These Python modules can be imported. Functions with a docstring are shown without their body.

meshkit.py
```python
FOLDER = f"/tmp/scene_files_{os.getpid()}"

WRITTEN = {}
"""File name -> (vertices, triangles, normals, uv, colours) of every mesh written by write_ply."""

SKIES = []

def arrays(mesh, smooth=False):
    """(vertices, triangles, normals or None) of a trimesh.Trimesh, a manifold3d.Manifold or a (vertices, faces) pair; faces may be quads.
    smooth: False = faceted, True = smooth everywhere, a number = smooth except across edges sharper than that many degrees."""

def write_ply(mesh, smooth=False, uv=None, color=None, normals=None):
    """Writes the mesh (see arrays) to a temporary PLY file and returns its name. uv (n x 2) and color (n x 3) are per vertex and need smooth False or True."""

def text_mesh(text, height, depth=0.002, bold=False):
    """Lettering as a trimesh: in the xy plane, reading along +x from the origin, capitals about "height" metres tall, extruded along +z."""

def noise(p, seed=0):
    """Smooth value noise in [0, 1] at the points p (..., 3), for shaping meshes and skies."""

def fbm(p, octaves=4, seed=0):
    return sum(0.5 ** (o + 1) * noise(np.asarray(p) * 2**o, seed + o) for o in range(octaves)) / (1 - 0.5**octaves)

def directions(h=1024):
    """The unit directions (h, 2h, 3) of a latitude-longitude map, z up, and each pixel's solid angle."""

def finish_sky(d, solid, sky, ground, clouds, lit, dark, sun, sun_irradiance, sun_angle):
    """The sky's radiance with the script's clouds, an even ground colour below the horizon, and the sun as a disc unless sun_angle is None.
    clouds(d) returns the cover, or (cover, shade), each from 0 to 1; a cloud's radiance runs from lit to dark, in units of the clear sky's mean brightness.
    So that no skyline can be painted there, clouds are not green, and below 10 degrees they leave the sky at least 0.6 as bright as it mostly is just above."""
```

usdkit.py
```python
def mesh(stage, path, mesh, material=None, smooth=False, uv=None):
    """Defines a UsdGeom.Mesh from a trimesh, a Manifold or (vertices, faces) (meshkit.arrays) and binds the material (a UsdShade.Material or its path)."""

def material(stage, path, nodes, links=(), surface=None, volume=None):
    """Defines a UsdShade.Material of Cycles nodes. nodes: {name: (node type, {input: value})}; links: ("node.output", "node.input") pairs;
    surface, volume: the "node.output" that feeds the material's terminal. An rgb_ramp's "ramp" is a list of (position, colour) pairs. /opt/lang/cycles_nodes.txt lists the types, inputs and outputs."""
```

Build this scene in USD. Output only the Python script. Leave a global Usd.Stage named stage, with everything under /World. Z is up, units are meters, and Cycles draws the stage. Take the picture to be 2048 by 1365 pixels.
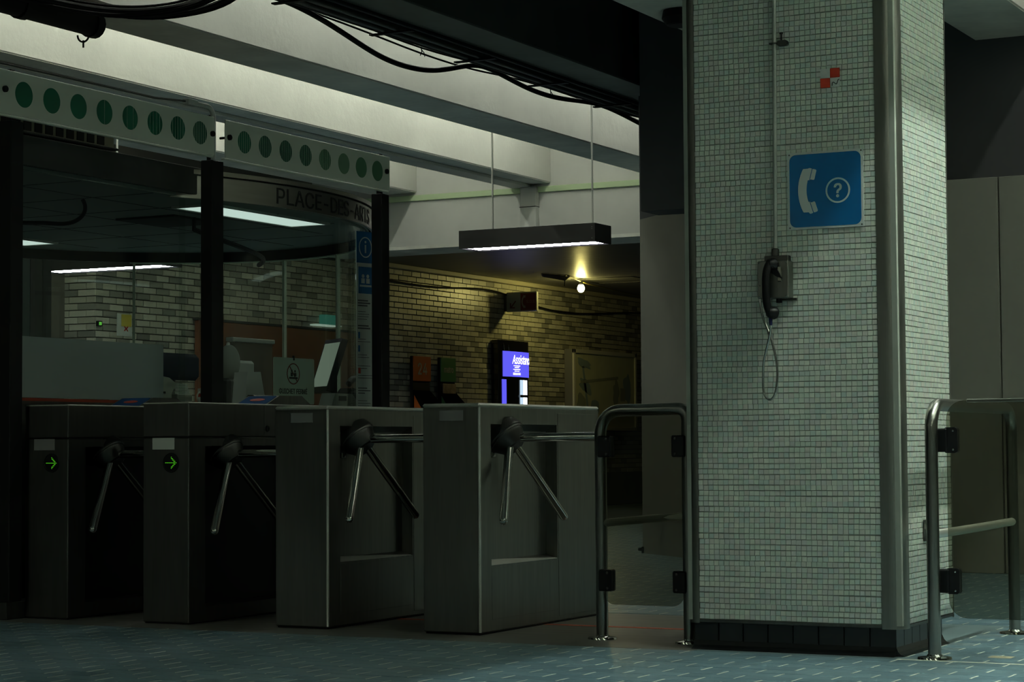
import math, random
import numpy as np, trimesh, manifold3d
from shapely.geometry import Polygon, Point, box as sbox
from shapely import affinity
import usdkit, meshkit
from pxr import Usd, UsdGeom, UsdLux, Gf, Sdf, Vt

stage = Usd.Stage.CreateInMemory()
UsdGeom.SetStageUpAxis(stage, UsdGeom.Tokens.z)
UsdGeom.SetStageMetersPerUnit(stage, 1.0)
world = UsdGeom.Xform.Define(stage, '/World')
stage.SetDefaultPrim(world.GetPrim())
UsdGeom.Scope.Define(stage, '/World/Looks')
rng = random.Random(7)
nrng = np.random.default_rng(11)

# ------------------------------------------------------------------ camera, air, exposure
FPX, YAW, PIT, ROLL, EYE = 4229.35, math.radians(27.735), math.radians(2.8779), math.radians(-0.3749), (0.0, 0.0, 0.81)
_f = np.array([-math.sin(YAW)*math.cos(PIT), math.cos(YAW)*math.cos(PIT), math.sin(PIT)])
_r = np.array([math.cos(YAW), math.sin(YAW), 0.0]); _u = np.cross(_r, _f)
_R = _r*math.cos(ROLL)+_u*math.sin(ROLL); _U = -_r*math.sin(ROLL)+_u*math.cos(ROLL)
cam = UsdGeom.Camera.Define(stage, '/World/camera')
cam.CreateHorizontalApertureAttr(36.0); cam.CreateVerticalApertureAttr(36.0*1365/2048)
cam.CreateFocalLengthAttr(36.0*FPX/2048); cam.CreateClippingRangeAttr(Gf.Vec2f(0.1, 200))
cam.AddTransformOp().Set(Gf.Matrix4d(*_R, 0, *_U, 0, *(-_f), 0, *EYE, 1))
cam.CreateExposureAttr(0.0)
TUBE = 27.0            # radiance of the lit tubes in the ceiling bays
TUBE_COL = (0.95, 1.0, 0.88)
dome = UsdLux.DomeLight.Define(stage, '/World/dome'); dome.CreateIntensityAttr(0.004); dome.CreateColorAttr(Gf.Vec3f(.8, 1, .85))

# ------------------------------------------------------------------ helpers
class O:
    def __init__(s, path, loc): s.path, s.loc = path, np.array(loc, float)
    @property
    def prim(s): return stage.GetPrimAtPath(s.path)
_used = {}
def uniq(parent, name):
    k = _used.setdefault(parent, {}); n = k.get(name, 0); k[name] = n+1
    return f'{parent}/{name}' + (f'_{n:03d}' if n else '')
def tag(o, label=None, cat=None, group=None, kind=None):
    for k, v in (('label', label), ('category', cat), ('group', group), ('kind', kind)):
        if v: o.prim.SetCustomDataByKey(k, v)
    return o
def thing(name, label, cat, loc=(0, 0, 0), group=None, kind=None):
    p = uniq('/World', name); x = UsdGeom.Xform.Define(stage, p); x.AddTranslateOp().Set(Gf.Vec3d(*map(float, loc)))
    return tag(O(p, loc), label, cat, group, kind)
def struct(name, loc=(0, 0, 0), label=None):
    return thing(name, label, None, loc, kind='structure')
def obj(name, mesh, m, parent=None, smooth=False, label=None, kind=None, tones=None):
    loc = parent.loc if parent else np.zeros(3)
    p = uniq(parent.path if parent else '/World', name)
    if isinstance(mesh, tuple): mesh = (np.asarray(mesh[0], float)-loc, mesh[1])
    else:
        mesh = mesh.copy(); mesh.apply_translation(-loc)
    g = usdkit.mesh(stage, p, mesh, m, smooth=smooth)
    if tones is not None:
        UsdGeom.PrimvarsAPI(g).CreatePrimvar('tone', Sdf.ValueTypeNames.Color3fArray, 'vertex').Set(Vt.Vec3fArray.FromNumpy(np.repeat(np.asarray(tones, np.float32), 8, axis=0)))
    return tag(O(p, loc), label, None, None, kind)
def dup(src, loc, label, group=None):
    was = src.prim.GetCustomData(); name = src.path.split('/')[-1]
    p = uniq('/World', name); x = UsdGeom.Xform.Define(stage, p); x.AddTranslateOp().Set(Gf.Vec3d(*map(float, loc)))
    x.GetPrim().GetReferences().AddInternalReference(src.path); x.GetPrim().SetInstanceable(True)
    return tag(O(p, loc), label, was.get('category'), group or was.get('group'))

cat = trimesh.util.concatenate
def box(x0, x1, y0, y1, z0, z1): return trimesh.creation.box(bounds=[[min(x0, x1), min(y0, y1), min(z0, z1)], [max(x0, x1), max(y0, y1), max(z0, z1)]])
def cbox(x0, x1, y0, y1, z0, z1, c=.003):
    lo, hi = np.minimum([x0, y0, z0], [x1, y1, z1]), np.maximum([x0, y0, z0], [x1, y1, z1]); P = []
    for s in np.ndindex(2, 2, 2):
        q = np.where(s, hi, lo).astype(float)
        for k in range(3):
            p = q.copy()
            for j in range(3):
                if j != k: p[j] += -c if s[j] else c
            P.append(p)
    return trimesh.Trimesh(P, process=False).convex_hull
def tube(path, r, n=10, caps=True, r2=None):
    P = np.asarray(path, float); T = np.gradient(P, axis=0); T /= np.linalg.norm(T, axis=1)[:, None]
    a = np.array([0, 0, 1.0]) if abs(T[0][2]) < .9 else np.array([1.0, 0, 0])
    N = np.cross(T[0], a); N /= np.linalg.norm(N); V = []; ang = np.linspace(0, 2*np.pi, n, endpoint=False)
    for i, (p, t) in enumerate(zip(P, T)):
        N = N-t*(N@t); N /= np.linalg.norm(N); B = np.cross(t, N)
        rr = r if r2 is None else r+(r2-r)*i/(len(P)-1)
        V.append(p+rr*(np.cos(ang)[:, None]*N+np.sin(ang)[:, None]*B))
    V = np.vstack(V); F = []
    for i in range(len(P)-1):
        for j in range(n):
            k = (j+1) % n; a0, b0, c0, d0 = i*n+j, i*n+k, (i+1)*n+k, (i+1)*n+j
            F += [[a0, b0, c0], [a0, c0, d0]]
    if caps:
        V = np.vstack([V, P[:1], P[-1:]]); e = len(V)-2; l = (len(P)-1)*n
        for j in range(n):
            k = (j+1) % n; F += [[e, k, j], [e+1, l+j, l+k]]
    m = trimesh.Trimesh(V, F, process=False); m.fix_normals(); return m
def spline(pts, n=60):
    from scipy.interpolate import CubicSpline
    P = np.asarray(pts, float); d = np.r_[0, np.cumsum(np.linalg.norm(np.diff(P, axis=0), axis=1))]
    return CubicSpline(d, P)(np.linspace(0, d[-1], n))
def arc(c, r, a0, a1, u, v, n=8):
    c, u, v = map(lambda q: np.asarray(q, float), (c, u, v)); A = np.linspace(a0, a1, n)
    return [c+r*(math.cos(a)*u+math.sin(a)*v) for a in A]
def frame(mesh, o, xd, yd):
    xd, yd = np.asarray(xd, float), np.asarray(yd, float); M = np.eye(4)
    M[:3, 0], M[:3, 1], M[:3, 2], M[:3, 3] = xd, yd, np.cross(xd, yd), o
    mesh = mesh.copy(); mesh.apply_transform(M); return mesh
def prism(poly, h):
    gs = getattr(poly, 'geoms', [poly])
    return cat([trimesh.creation.extrude_polygon(g, h, engine='earcut') for g in gs if not g.is_empty])
def lathe(profile, o, axis, n=24):
    m = trimesh.creation.revolve(np.asarray(profile, float), sections=n)
    ax = np.asarray(axis, float)/np.linalg.norm(axis); M = trimesh.geometry.align_vectors([0, 0, 1], ax); M[:3, 3] = o
    m.apply_transform(M); return m
def words(s, h, w=None, depth=.0012, bold=False):
    """lettering centred on the origin in the xy plane, w = total width"""
    m = meshkit.text_mesh(s, h, depth, bold); b = m.bounds
    m.apply_translation([-(b[0][0]+b[1][0])/2, -(b[0][1]+b[1][1])/2, 0])
    if w: m.apply_scale([w/(b[1][0]-b[0][0]), 1, 1])
    return m
def rrect(w, h, r, n=6): return sbox(-w/2+r, -h/2+r, w/2-r, h/2-r).buffer(r, quad_segs=n)
def boxes_mesh(C, S):
    """many axis boxes as one mesh; C centres, S sizes (n,3)"""
    u = np.array(list(np.ndindex(2, 2, 2)), float)-.5
    f = np.array([[0, 1, 3], [0, 3, 2], [4, 6, 7], [4, 7, 5], [0, 4, 5], [0, 5, 1], [2, 3, 7], [2, 7, 6], [0, 2, 6], [0, 6, 4], [1, 5, 7], [1, 7, 3]])
    C, S = np.asarray(C, float), np.asarray(S, float)
    V = (C[:, None, :]+u[None]*S[:, None, :]).reshape(-1, 3)
    return V, (f[None]+8*np.arange(len(C))[:, None, None]).reshape(-1, 3)

# ------------------------------------------------------------------ materials
def srgb(h):
    c = np.array([int(h[i:i+2], 16)/255 for i in (0, 2, 4)]); return tuple(np.where(c <= .04045, c/12.92, ((c+.055)/1.055)**2.4))
def M(name, col, rough=.6, metal=0.0, vary=0.0, vs=6.0, bump=0.0, bs=40.0, spec=.5, island=0.0, stretch=None, coat=0.0):
    nodes = {'p': ('principled_bsdf', {'base_color': col, 'roughness': rough, 'metallic': metal, 'specular_ior_level': spec, 'coat_weight': coat})}; L = []
    if vary or bump:
        nodes['g'] = ('geometry', {}); nodes['mp'] = ('mapping', {'scale': stretch or (1, 1, 1)}); L.append(('g.position', 'mp.vector'))
    if vary:
        nodes['n'] = ('noise_texture', {'scale': vs, 'detail': 5, 'roughness': .6})
        lo, hi = [c*(1-vary) for c in col], [min(1, c*(1+vary)) for c in col]
        nodes['r'] = ('rgb_ramp', {'ramp': [(.3, lo), (.7, hi)]}); L += [('mp.vector', 'n.vector'), ('n.fac', 'r.fac'), ('r.color', 'p.base_color')]
    if island:
        lo, hi = [c*(1-island) for c in col], [min(1, c*(1+island)) for c in col]
        nodes['gi'] = ('geometry', {}); nodes['r'] = ('rgb_ramp', {'ramp': [(0, lo), (1, hi)]}); L += [('gi.random_per_island', 'r.fac'), ('r.color', 'p.base_color')]
    if bump:
        nodes['nb'] = ('noise_texture', {'scale': bs, 'detail': 3}); nodes['b'] = ('bump', {'strength': bump, 'distance': .01})
        L += [('mp.vector', 'nb.vector'), ('nb.fac', 'b.height'), ('b.normal', 'p.normal')]
    return usdkit.material(stage, '/World/Looks/'+name, nodes, L, surface='p.BSDF')
def islands(name, rough=.5, spec=.5):
    return usdkit.material(stage, '/World/Looks/'+name, {'g': ('attribute', {'attribute': 'tone'}), 'p': ('principled_bsdf', {'roughness': rough, 'specular_ior_level': spec})},
                           [('g.color', 'p.base_color')], surface='p.BSDF')
def pick(cols, n): return np.asarray(cols)[nrng.integers(0, len(cols), n)]
def emit(name, col, s): return usdkit.material(stage, '/World/Looks/'+name, {'e': ('emission', {'color': col, 'strength': s})}, [], surface='e.emission')
def glass(name, tint, ior=1.45, rough=.0, k=.8):
    return usdkit.material(stage, '/World/Looks/'+name, {'t': ('transparent_bsdf', {'color': tint}), 'g': ('glossy_bsdf', {'color': (.9, .95, .92), 'roughness': rough}), 'f': ('layer_weight', {'blend': .5}), 'pw': ('math', {'math_type': 'power', 'value2': 5.0}), 'ma': ('math', {'math_type': 'multiply_add', 'value2': k, 'value3': .035}), 'm': ('mix_closure', {})},
                           [('f.facing', 'pw.value1'), ('pw.value', 'ma.value1'), ('ma.value', 'm.fac'), ('t.BSDF', 'm.closure1'), ('g.BSDF', 'm.closure2')], surface='m.closure')

concrete = M('white_painted_concrete', (.66, .66, .61), .75, vary=.07, vs=1.6, bump=.25, bs=14, spec=.2)
fascia_m = M('white_painted_wall', (.62, .62, .58), .75, vary=.05, vs=2.2, bump=.2, bs=11, spec=.2)
dirty = M('grey_concrete_underside', (.74, .74, .67), .8, vary=.15, vs=2.5, bump=.3, bs=18, spec=.2)
dark_conc = M('dark_painted_concrete', (.055, .06, .055), .8, vary=.2, vs=3, bump=.2, bs=12, spec=.15)
lowceil = M('dark_low_ceiling', (.10, .10, .09), .42, vary=.1, vs=2, bump=.35, bs=7, spec=.5)
beige = M('beige_painted_wall', (.20, .20, .168), .65, vary=.05, vs=2, bump=.1, bs=30, spec=.3)
navy_wall = M('dark_grey_blue_paint', (.085, .09, .095), .75, vary=.1, vs=2, spec=.2)
green_strip = M('pale_green_trim', (.55, .68, .42), .5, spec=.3)
tile_cols = [(.125, .205, .245), (.14, .225, .265), (.11, .185, .225)]
floor_m = [M(f'blue_grey_tile_{i}', c, .36, vary=.16, vs=9, spec=.4) for i, c in enumerate(tile_cols)]
floor_stuff = islands('blue_grey_tiles', .34, .45)
grout_dark = M('dark_grout', (.12, .175, .185), .6)
grout_white = M('pale_grout', (.62, .64, .55), .6)
band_m = M('grey_brown_sheet_floor', (.115, .112, .095), .42, vary=.2, vs=3, stretch=(.5, 6, 1), spec=.45)
orange_line_m = M('orange_floor_tape', (.55, .09, .04), .6)
steel = M('brushed_stainless', (.225, .225, .203), .33, 1.0, vary=.10, vs=5, stretch=(8, 8, .6))
steel_dark = M('dull_stainless', (.12, .12, .11), .42, 1.0, vary=.12, vs=5, stretch=(6, 6, .5))
trim_m = M('brushed_corner_steel', (.26, .26, .235), .42, 1.0, vary=.1, vs=5, stretch=(8, 8, .6))
hub_m = M('dark_cast_steel', (.085, .085, .08), .42, 1.0)
chrome = M('polished_steel', (.66, .66, .62), .10, 1.0)
cap_m = M('worn_bright_edge', (.85, .85, .79), .5, 1.0)
chrome_soft = M('bright_edge_steel', (.60, .60, .56), .25, 1.0)
rail_m = M('satin_steel_tube', (.33, .33, .305), .27, 1.0)
black_m = M('black_paint', (.006, .006, .006), .5, spec=.25)
black_plastic = M('black_plastic', (.006, .006, .007), .42, spec=.3)
rubber = M('black_cable_sheath', (.006, .006, .007), .6, spec=.2)
mosaic_cols = [(.60, .68, .58), (.66, .71, .62), (.56, .65, .595), (.64, .63, .57), (.70, .73, .63), (.62, .64, .605)]
mosaic_m = [M(f'mosaic_glaze_{i}', c, .22, spec=.5) for i, c in enumerate(mosaic_cols)]
mosaic_stuff = islands('mosaic_glazes', .22)
mosaic_grout = M('mosaic_grout', (.31, .33, .285), .85)
brick_cols = [(.52, .50, .40), (.46, .44, .35), (.40, .39, .31), (.27, .265, .22), (.22, .22, .185), (.56, .54, .44), (.48, .46, .36)]
brick_m = [M(f'glazed_brick_{i}', c, .36, vary=.06, vs=12) for i, c in enumerate(brick_cols)]
brick_stuff = islands('glazed_bricks', .36)
mortar = M('brick_mortar', (.12, .115, .09), .9)
plinth_m = M('black_ceramic', (.012, .013, .014), .3)
white_m = M('white_enamel', (.55, .56, .52), .5)
cream = M('cream_plastic', (.45, .46, .40), .5)
blue_sign = M('blue_sign_paint', srgb('08639c'), .35)
sign_white = M('sign_white', (.62, .66, .63), .45)
red_m = M('red_print', (.50, .035, .012), .45)
acrylic = M('white_acrylic', (.80, .82, .70), .3)
greens = [M(f'green_dot_{i}', c, .4) for i, c in enumerate([(.002, .17, .085), (.03, .15, .085), (.10, .24, .13), (.20, .34, .21)])]
ink = M('black_print', (.012, .012, .012), .5)
grey_ink = M('grey_print', (.10, .10, .10), .5)
pane = glass('clear_glass', (.93, .96, .94))
smoke = glass('smoked_acrylic', (.61, .61, .55), 1.4)
frost = M('frosted_film', (.30, .36, .35), .5)
teal_ceiling = M('kiosk_ceiling_panel', (.16, .20, .18), .6)
seam_m = M('dark_seam', (.02, .022, .02), .7)
orange_panel = M('orange_brown_panel', (.15, .05, .022), .45, vary=.15, vs=4)
orange_m = M('orange_paint', (.55, .12, .015), .4)
green_m = M('green_paint', (.06, .20, .07), .4)
navy = M('navy_fabric', (.012, .022, .06), .8)
paper = M('white_paper', (.56, .60, .55), .6)
yellow_paper = M('yellow_print', (.55, .45, .06), .6)

exec_order = []
# ------------------------------------------------------------------ SETTING: floor
fl = struct('floor')
obj('slab', box(-14.5, 4.5, -4.5, 31.5, -.30, -.0012), grout_dark, fl)
TX, TY, Y0 = .2125, .1085, 7.785
Rm, Um, Fm = _R, _U, _f
def px(p):
    d = np.asarray(p, float)-np.array(EYE); w = d@Fm
    return 1024+FPX*(d@Rm)/w, 682.5-FPX*(d@Um)/w, w
tiles, joints = [], []
for k in range(-20, 130):
    y = Y0+TY*k
    for i in range(-75, 25):
        x = -2.03+TX*i+(TX/2 if k % 2 == 0 else 0)
        cx_, cy_ = x+TX/2, y+TY/2
        if cy_ > Y0 and cx_ < -2.42 and cy_ < 9.36: continue
        if cx_ < -13.9 or cx_ > 2 or cy_ < 5.6 or (cy_ > 14 and cx_ > -3) or cy_ > 21.4: continue
        u_, v_, w_ = px((cx_, cy_, 0))
        if w_ < 3: continue
        inside = -150 < u_ < 2200 and v_ < 1420
        if not inside: continue
        tiles.append((w_ if (-20 < u_ < 2060 and v_ < 1372) else 99, cx_, cy_)); joints.append((x, cy_))
tiles.sort(); near, rest = tiles[:300], tiles[300:]
# the tiles in front of the pillar and rails come first
for n, (w_, x, y) in enumerate(near):
    z = rng.uniform(-.0006, .0004)
    obj('tile', cbox(x-TX/2+.0035, x+TX/2-.0035, y-TY/2+.0022, y+TY/2-.0022, -.012, z, .0012), floor_m[rng.randrange(3)], fl)
R_ = np.array([(x, y) for _, x, y in rest])
obj('tile_field', boxes_mesh(np.c_[R_, np.full(len(R_), -.006)+nrng.uniform(-.0005, .0003, len(R_))], np.tile([TX-.007, TY-.0044, .012], (len(R_), 1))), floor_stuff, fl, kind='stuff', tones=pick(tile_cols, len(R_)), label='blue grey floor tiles running on into the distance')
J = np.array(joints)
obj('grout_joint', boxes_mesh(np.c_[J, np.full(len(J), -.0021)], np.tile([.0075, TY-.010, .005], (len(J), 1))), grout_white, fl, kind='stuff', label='pale grout in the short joints of the floor tiles')
obj('walkway_sheet', box(-12.5, -3.30, Y0, 9.36, -.004, .0), band_m, fl, label='grey brown sheet strip under the turnstiles')
obj('edge_strip', box(-2.46, 2, Y0-.012, Y0+.012, -.004, .001), grout_white, fl)
obj('worn_patch', box(-2.17, -2.08, 7.98, 8.06, 0, .0008), M('worn_yellow_patch', (.36, .33, .22), .7), fl, label='small pale worn patch on the floor')
obj('painted_line', box(-4.40, -3.44, 8.65, 8.695, 0, .0012), orange_line_m, fl, label='thin orange red line on the floor')
obj('painted_line', box(-5.2, -4.69, 8.65, 8.695, 0, .0012), orange_line_m, fl, label='thin orange red line on the floor')

# ------------------------------------------------------------------ ceiling: slab and deep beams
ce = struct('ceiling')
obj('slab', box(-14.5, 4.5, -4.5, 20, 4.6, 4.9), concrete, ce)
lowc = struct('ceiling', label=None)
obj('low_slab', box(-12.5, -2.5, 19.78, 31, 2.93, 3.2), lowceil, lowc, label='dark low ceiling beyond the bulkhead')
obj('bulkhead_underside', box(-12.5, -2.5, 19.15, 19.78, 2.90, 2.935), dirty, lowc)
beam_x = [(-11.70, -11.19, 19.15), (-10.09, -9.61, 19.15), (-8.50, -8.04, 19.15), (-7.02, -6.42, 19.15), (-5.33, -4.83, 13.6), (-3.76, -3.23, 13.79), (-2.14, -1.62, 13.79), (-.52, 0.0, 13.79), (1.1, 1.6, 13.79)]
names = ['leftmost white concrete beam ending over the glass booth', 'white concrete beam with the steel tray along its underside', 'white concrete beam over the hanging lamp, third from the left',
         'dark concrete beam with conduits and cables along its underside', 'dark concrete beam at top centre just left of the pillar', 'concrete beam ending at the top right corner', None, None, None]
for (x0, x1, y1), nm in zip(beam_x, names):
    dk = nm and nm.startswith('dark')
    t = thing('ceiling_beam', nm, None, ((x0+x1)/2, y1, 3.5), kind='structure')
    obj('beam', cbox(x0, x1, -4.5, y1, 3.5, 4.6, .008), dark_conc if dk else concrete, t)
    obj('beam_underside', box(x0+.008, x1-.008, -4.49, y1, 3.496, 3.5), M('dark_grey_underside', (.20, .205, .185), .8, vary=.15, vs=3) if x0 == -7.02 else dirty, t)

# ------------------------------------------------------------------ walls
bk = struct('wall_bulkhead', label='white painted bulkhead wall with a pale green strip')
obj('panel', box(-12.5, -5.0, 19.15, 19.78, 2.935, 4.6), fascia_m, bk)
obj('strip', cbox(-12.49, -5.0, 19.12, 19.15, 3.405, 3.465, .004), green_strip, bk, label='pale green strip')
wl = struct('wall_left', label='brick wall of mottled pale and dark grey bricks')
obj('backing', cat([box(-13.2, -12.515, 15.505, 31, 0, 2.93), box(-13.2, -12.5, 15.49, 19.15, 2.935, 4.6)]), mortar, wl)
BL, BH = .2025, .0638; rows = int((2.93-.45)/BH); cand = []
for r in range(rows+1):
    z = .45+BH*r
    if z+BH > 2.935: continue
    off = BL/2 if r % 2 else 0
    for c in range(-1, 78):
        y0, y1 = 15.5+BL*c+off, 15.5+BL*(c+1)+off
        y0 = max(y0, 15.5)
        if y1-y0 < .05: continue
        a, b = px((-12.5, (y0+y1)/2, z)), 0
        vis = (145 < a[0] < 398 and 505 < a[1] < 700) or (448 < a[0] < 712 and 505 < a[1] < 650) or (778 < a[0] < 1282 and 505 < a[1] < 808)
        cand.append((0 if (vis and a[0] < 398) else 1 if (vis and a[0] > 778) else 2, a[2], y0, y1, z))
cand.sort()
def brick_shape(y0, y1, z, dx): return cbox(-12.53, -12.5+dx, y0+.004, y1-.004, z+.0045, z+BH-.0045, .0025)
for v, w_, y0, y1, z in cand[:300]:
    obj('brick', brick_shape(y0, y1, z, rng.uniform(-.002, .002)), brick_m[rng.randrange(7)], wl)
rb = np.array([(y0, y1, z) for _, _, y0, y1, z in cand[300:]]); jit = nrng.uniform(-.002, .002, len(rb))
C = np.c_[-12.515+jit, (rb[:, 0]+rb[:, 1])/2, rb[:, 2]+BH/2]; S = np.c_[np.full(len(rb), .03), rb[:, 1]-rb[:, 0]-.008, np.full(len(rb), BH-.009)]
obj('brick_field', boxes_mesh(C, S), brick_stuff, wl, kind='stuff', tones=pick(brick_cols, len(C)), label='mottled bricks further along the wall')
C, S = [], []
for r in range(rows):
    z = .45+BH*r
    for c in range(4):
        x1 = -12.5-BL*c+(BL/2 if r % 2 else 0)
        x0 = max(x1-BL, -12.86); x1 = min(x1, -12.5)
        if x1-x0 > .03: C.append(((x0+x1)/2, 15.5, z+BH/2)); S.append((x1-x0-.008, .03, BH-.009))
obj('end_brick_field', boxes_mesh(C, S), brick_stuff, wl, kind='stuff', tones=pick(brick_cols, len(C)), label='bricks on the end face of the wall')
obj('ceiling_trim', cbox(-12.5, -12.44, 19.8, 31, 2.875, 2.93, .006), M('yellowed_trim', (.45, .42, .30), .5), wl)
bb = struct('baseboard_left', label='dark plinth below the brick wall')
obj('plinth', cbox(-12.7, -12.44, 15.45, 31, 0, .45, .01), dark_conc, bb)
wf = struct('wall_far'); obj('panel', box(-13, -2, 31, 31.3, 0, 3.2), beige, wf)
wr = struct('wall_right', label='beige wall to the right of the pillar with a dark upper part')
obj('lower_panel', cbox(-4.95, -3.458, 13.16, 13.80, 0, 2.494, .004), beige, wr)
obj('lower_panel', cbox(-3.452, 4.2, 13.165, 13.80, 0, 2.494, .004), beige, wr)
obj('upper_panel', box(-6.2, 4.2, 13.79, 14.1, 2.494, 4.6), navy_wall, wr, label='dark grey blue upper wall')
wa = struct('wall_angled', label='angled wall left of the pillar, beige below and dark above')
ang = Polygon([(-6.631, 14.726), (-4.93, 13.17), (-4.7, 13.6), (-6.42, 15.0)])
m = prism(ang, 2.545); obj('lower_panel', m, beige, wa)
m = prism(ang, 4.6-2.545); m.apply_translation([0, 0, 2.545]); obj('upper_panel', m, navy_wall, wa, label='dark upper part')
wn = struct('wall_near'); obj('panel', box(-14.5, 4.5, -4.8, -4.5, 0, 4.6), beige, wn)
we = struct('wall_east'); obj('panel', box(4.2, 4.5, -4.5, 14, 0, 4.6), beige, we)
ww = struct('wall_west'); obj('panel', box(-14.5, -14.2, -4.5, 31, 0, 4.6), dark_conc, ww)
wk = struct('wall_back', label='plain beige wall beside the brick corner, dark above')
obj('lower_panel', box(-14.2, -12.86, 15.56, 15.8, 0, 2.30), beige, wk)
obj('upper_panel', box(-14.2, -12.86, 15.60, 15.8, 2.30, 4.6), dark_conc, wk)

# ------------------------------------------------------------------ lamps in the ceiling bays
tube_m = emit('lit_tube', TUBE_COL, TUBE)
def bay_lamp(x, y0, y1, label, z=4.42, m=tube_m):
    t = thing('ceiling_batten_lamp', label, 'ceiling lamp', (x, (y0+y1)/2, z), 'tube lamps high in the ceiling bays')
    obj('housing', cbox(x-.06, x+.06, y0, y1, z+.03, 4.6, .004), white_m, t)
    obj('tube', tube([(x, y0+.03, z), (x, (y0+y1)/2, z), (x, y1-.03, z)], .019, 8), m, t, smooth=40)
for x, y0, y1, w in ((-12.1, 8.0, 15.0, 'far left bay'), (-10.64, 9.0, 18.6, 'bay left of the tray beam'), (-9.05, 9.0, 18.6, 'bay above the glass booth'), (-7.53, 9.5, 18.6, 'bay over the hanging lamp')):
    bay_lamp(x, y0, y1, f'long tube lamp high in the {w}')
tube_n = emit('lit_tube_near', (.90, 1.0, .81), TUBE*3.1)
tube_r = emit('lit_tube_right', (.86, 1.0, .88), TUBE*10.0)
bay_lamp(-2.68, 9.5, 13.1, 'long tube lamp high in the bay right of the pillar')
bay_lamp(-1.07, 6.2, 10.0, 'long tube lamp high in the second bay right of the pillar', m=tube_r)
bay_lamp(.55, 6.2, 10.0, 'long tube lamp high in the third bay right of the pillar', m=tube_r)
bay_lamp(-7.53, -3.8, 2.5, 'long tube lamp high in the bay behind the viewer on the left', m=tube_n)
bay_lamp(-4.3, -3.8, .5, 'long tube lamp high in the bay behind the viewer')
bay_lamp(.55, -3.0, 4.5, 'long tube lamp high in the bay behind the viewer on the right', m=tube_n)

# ------------------------------------------------------------------ pillar
PX0, PX1, PY0, PY1 = -3.343, -2.455, 7.85, 8.545
pil = thing('tiled_pillar', 'square pillar clad in small white mosaic tiles with steel corners', 'pillar', ((PX0+PX1)/2, (PY0+PY1)/2, 0), kind='structure')
obj('core', box(PX0+.004, PX1-.004, PY0+.004, PY1-.004, .118, 4.6), mosaic_grout, pil)
MP = .0213; tl = []
fx0, fx1 = -3.289, -2.536
for r in range(int((3.49-.122)/MP)):
    z = .122+MP*(r+.5)
    n = int(round((fx1-fx0)/MP)); w = (fx1-fx0)/n
    for c in range(n): tl.append(('f', fx0+w*(c+.5), z, w))
    s0, s1 = 7.905, 8.535; n = int(round((s1-s0)/MP)); w = (s1-s0)/n
    for c in range(n): tl.append(('s', s0+w*(c+.5), z, w))
def tile_size(t):
    p = px((t[1], PY0, t[2]) if t[0] == 'f' else (PX1, t[1], t[2])); return 0 if 0 < p[1] < 1365 else 1
ft = [t for t in tl if t[0] == 'f' and tile_size(t) == 0]
ft.sort(key=lambda t: px((t[1], PY0, t[2]))[2])
own = set(ft[:300])
grid_shift = {}
wob = {}
def jitter(t):
    r = round((t[2]-.122)/MP-.5); a0 = wob.setdefault((t[0], r), (rng.gauss(0, .00025), rng.uniform(0, 6), rng.gauss(0, .0012)))
    return rng.gauss(0, .0003)+a0[2], a0[0]+.0008*math.sin(t[1]*9+a0[1])+rng.gauss(0, .0003), rng.uniform(-.0004, .0006)
BC, BS = [], []
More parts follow.
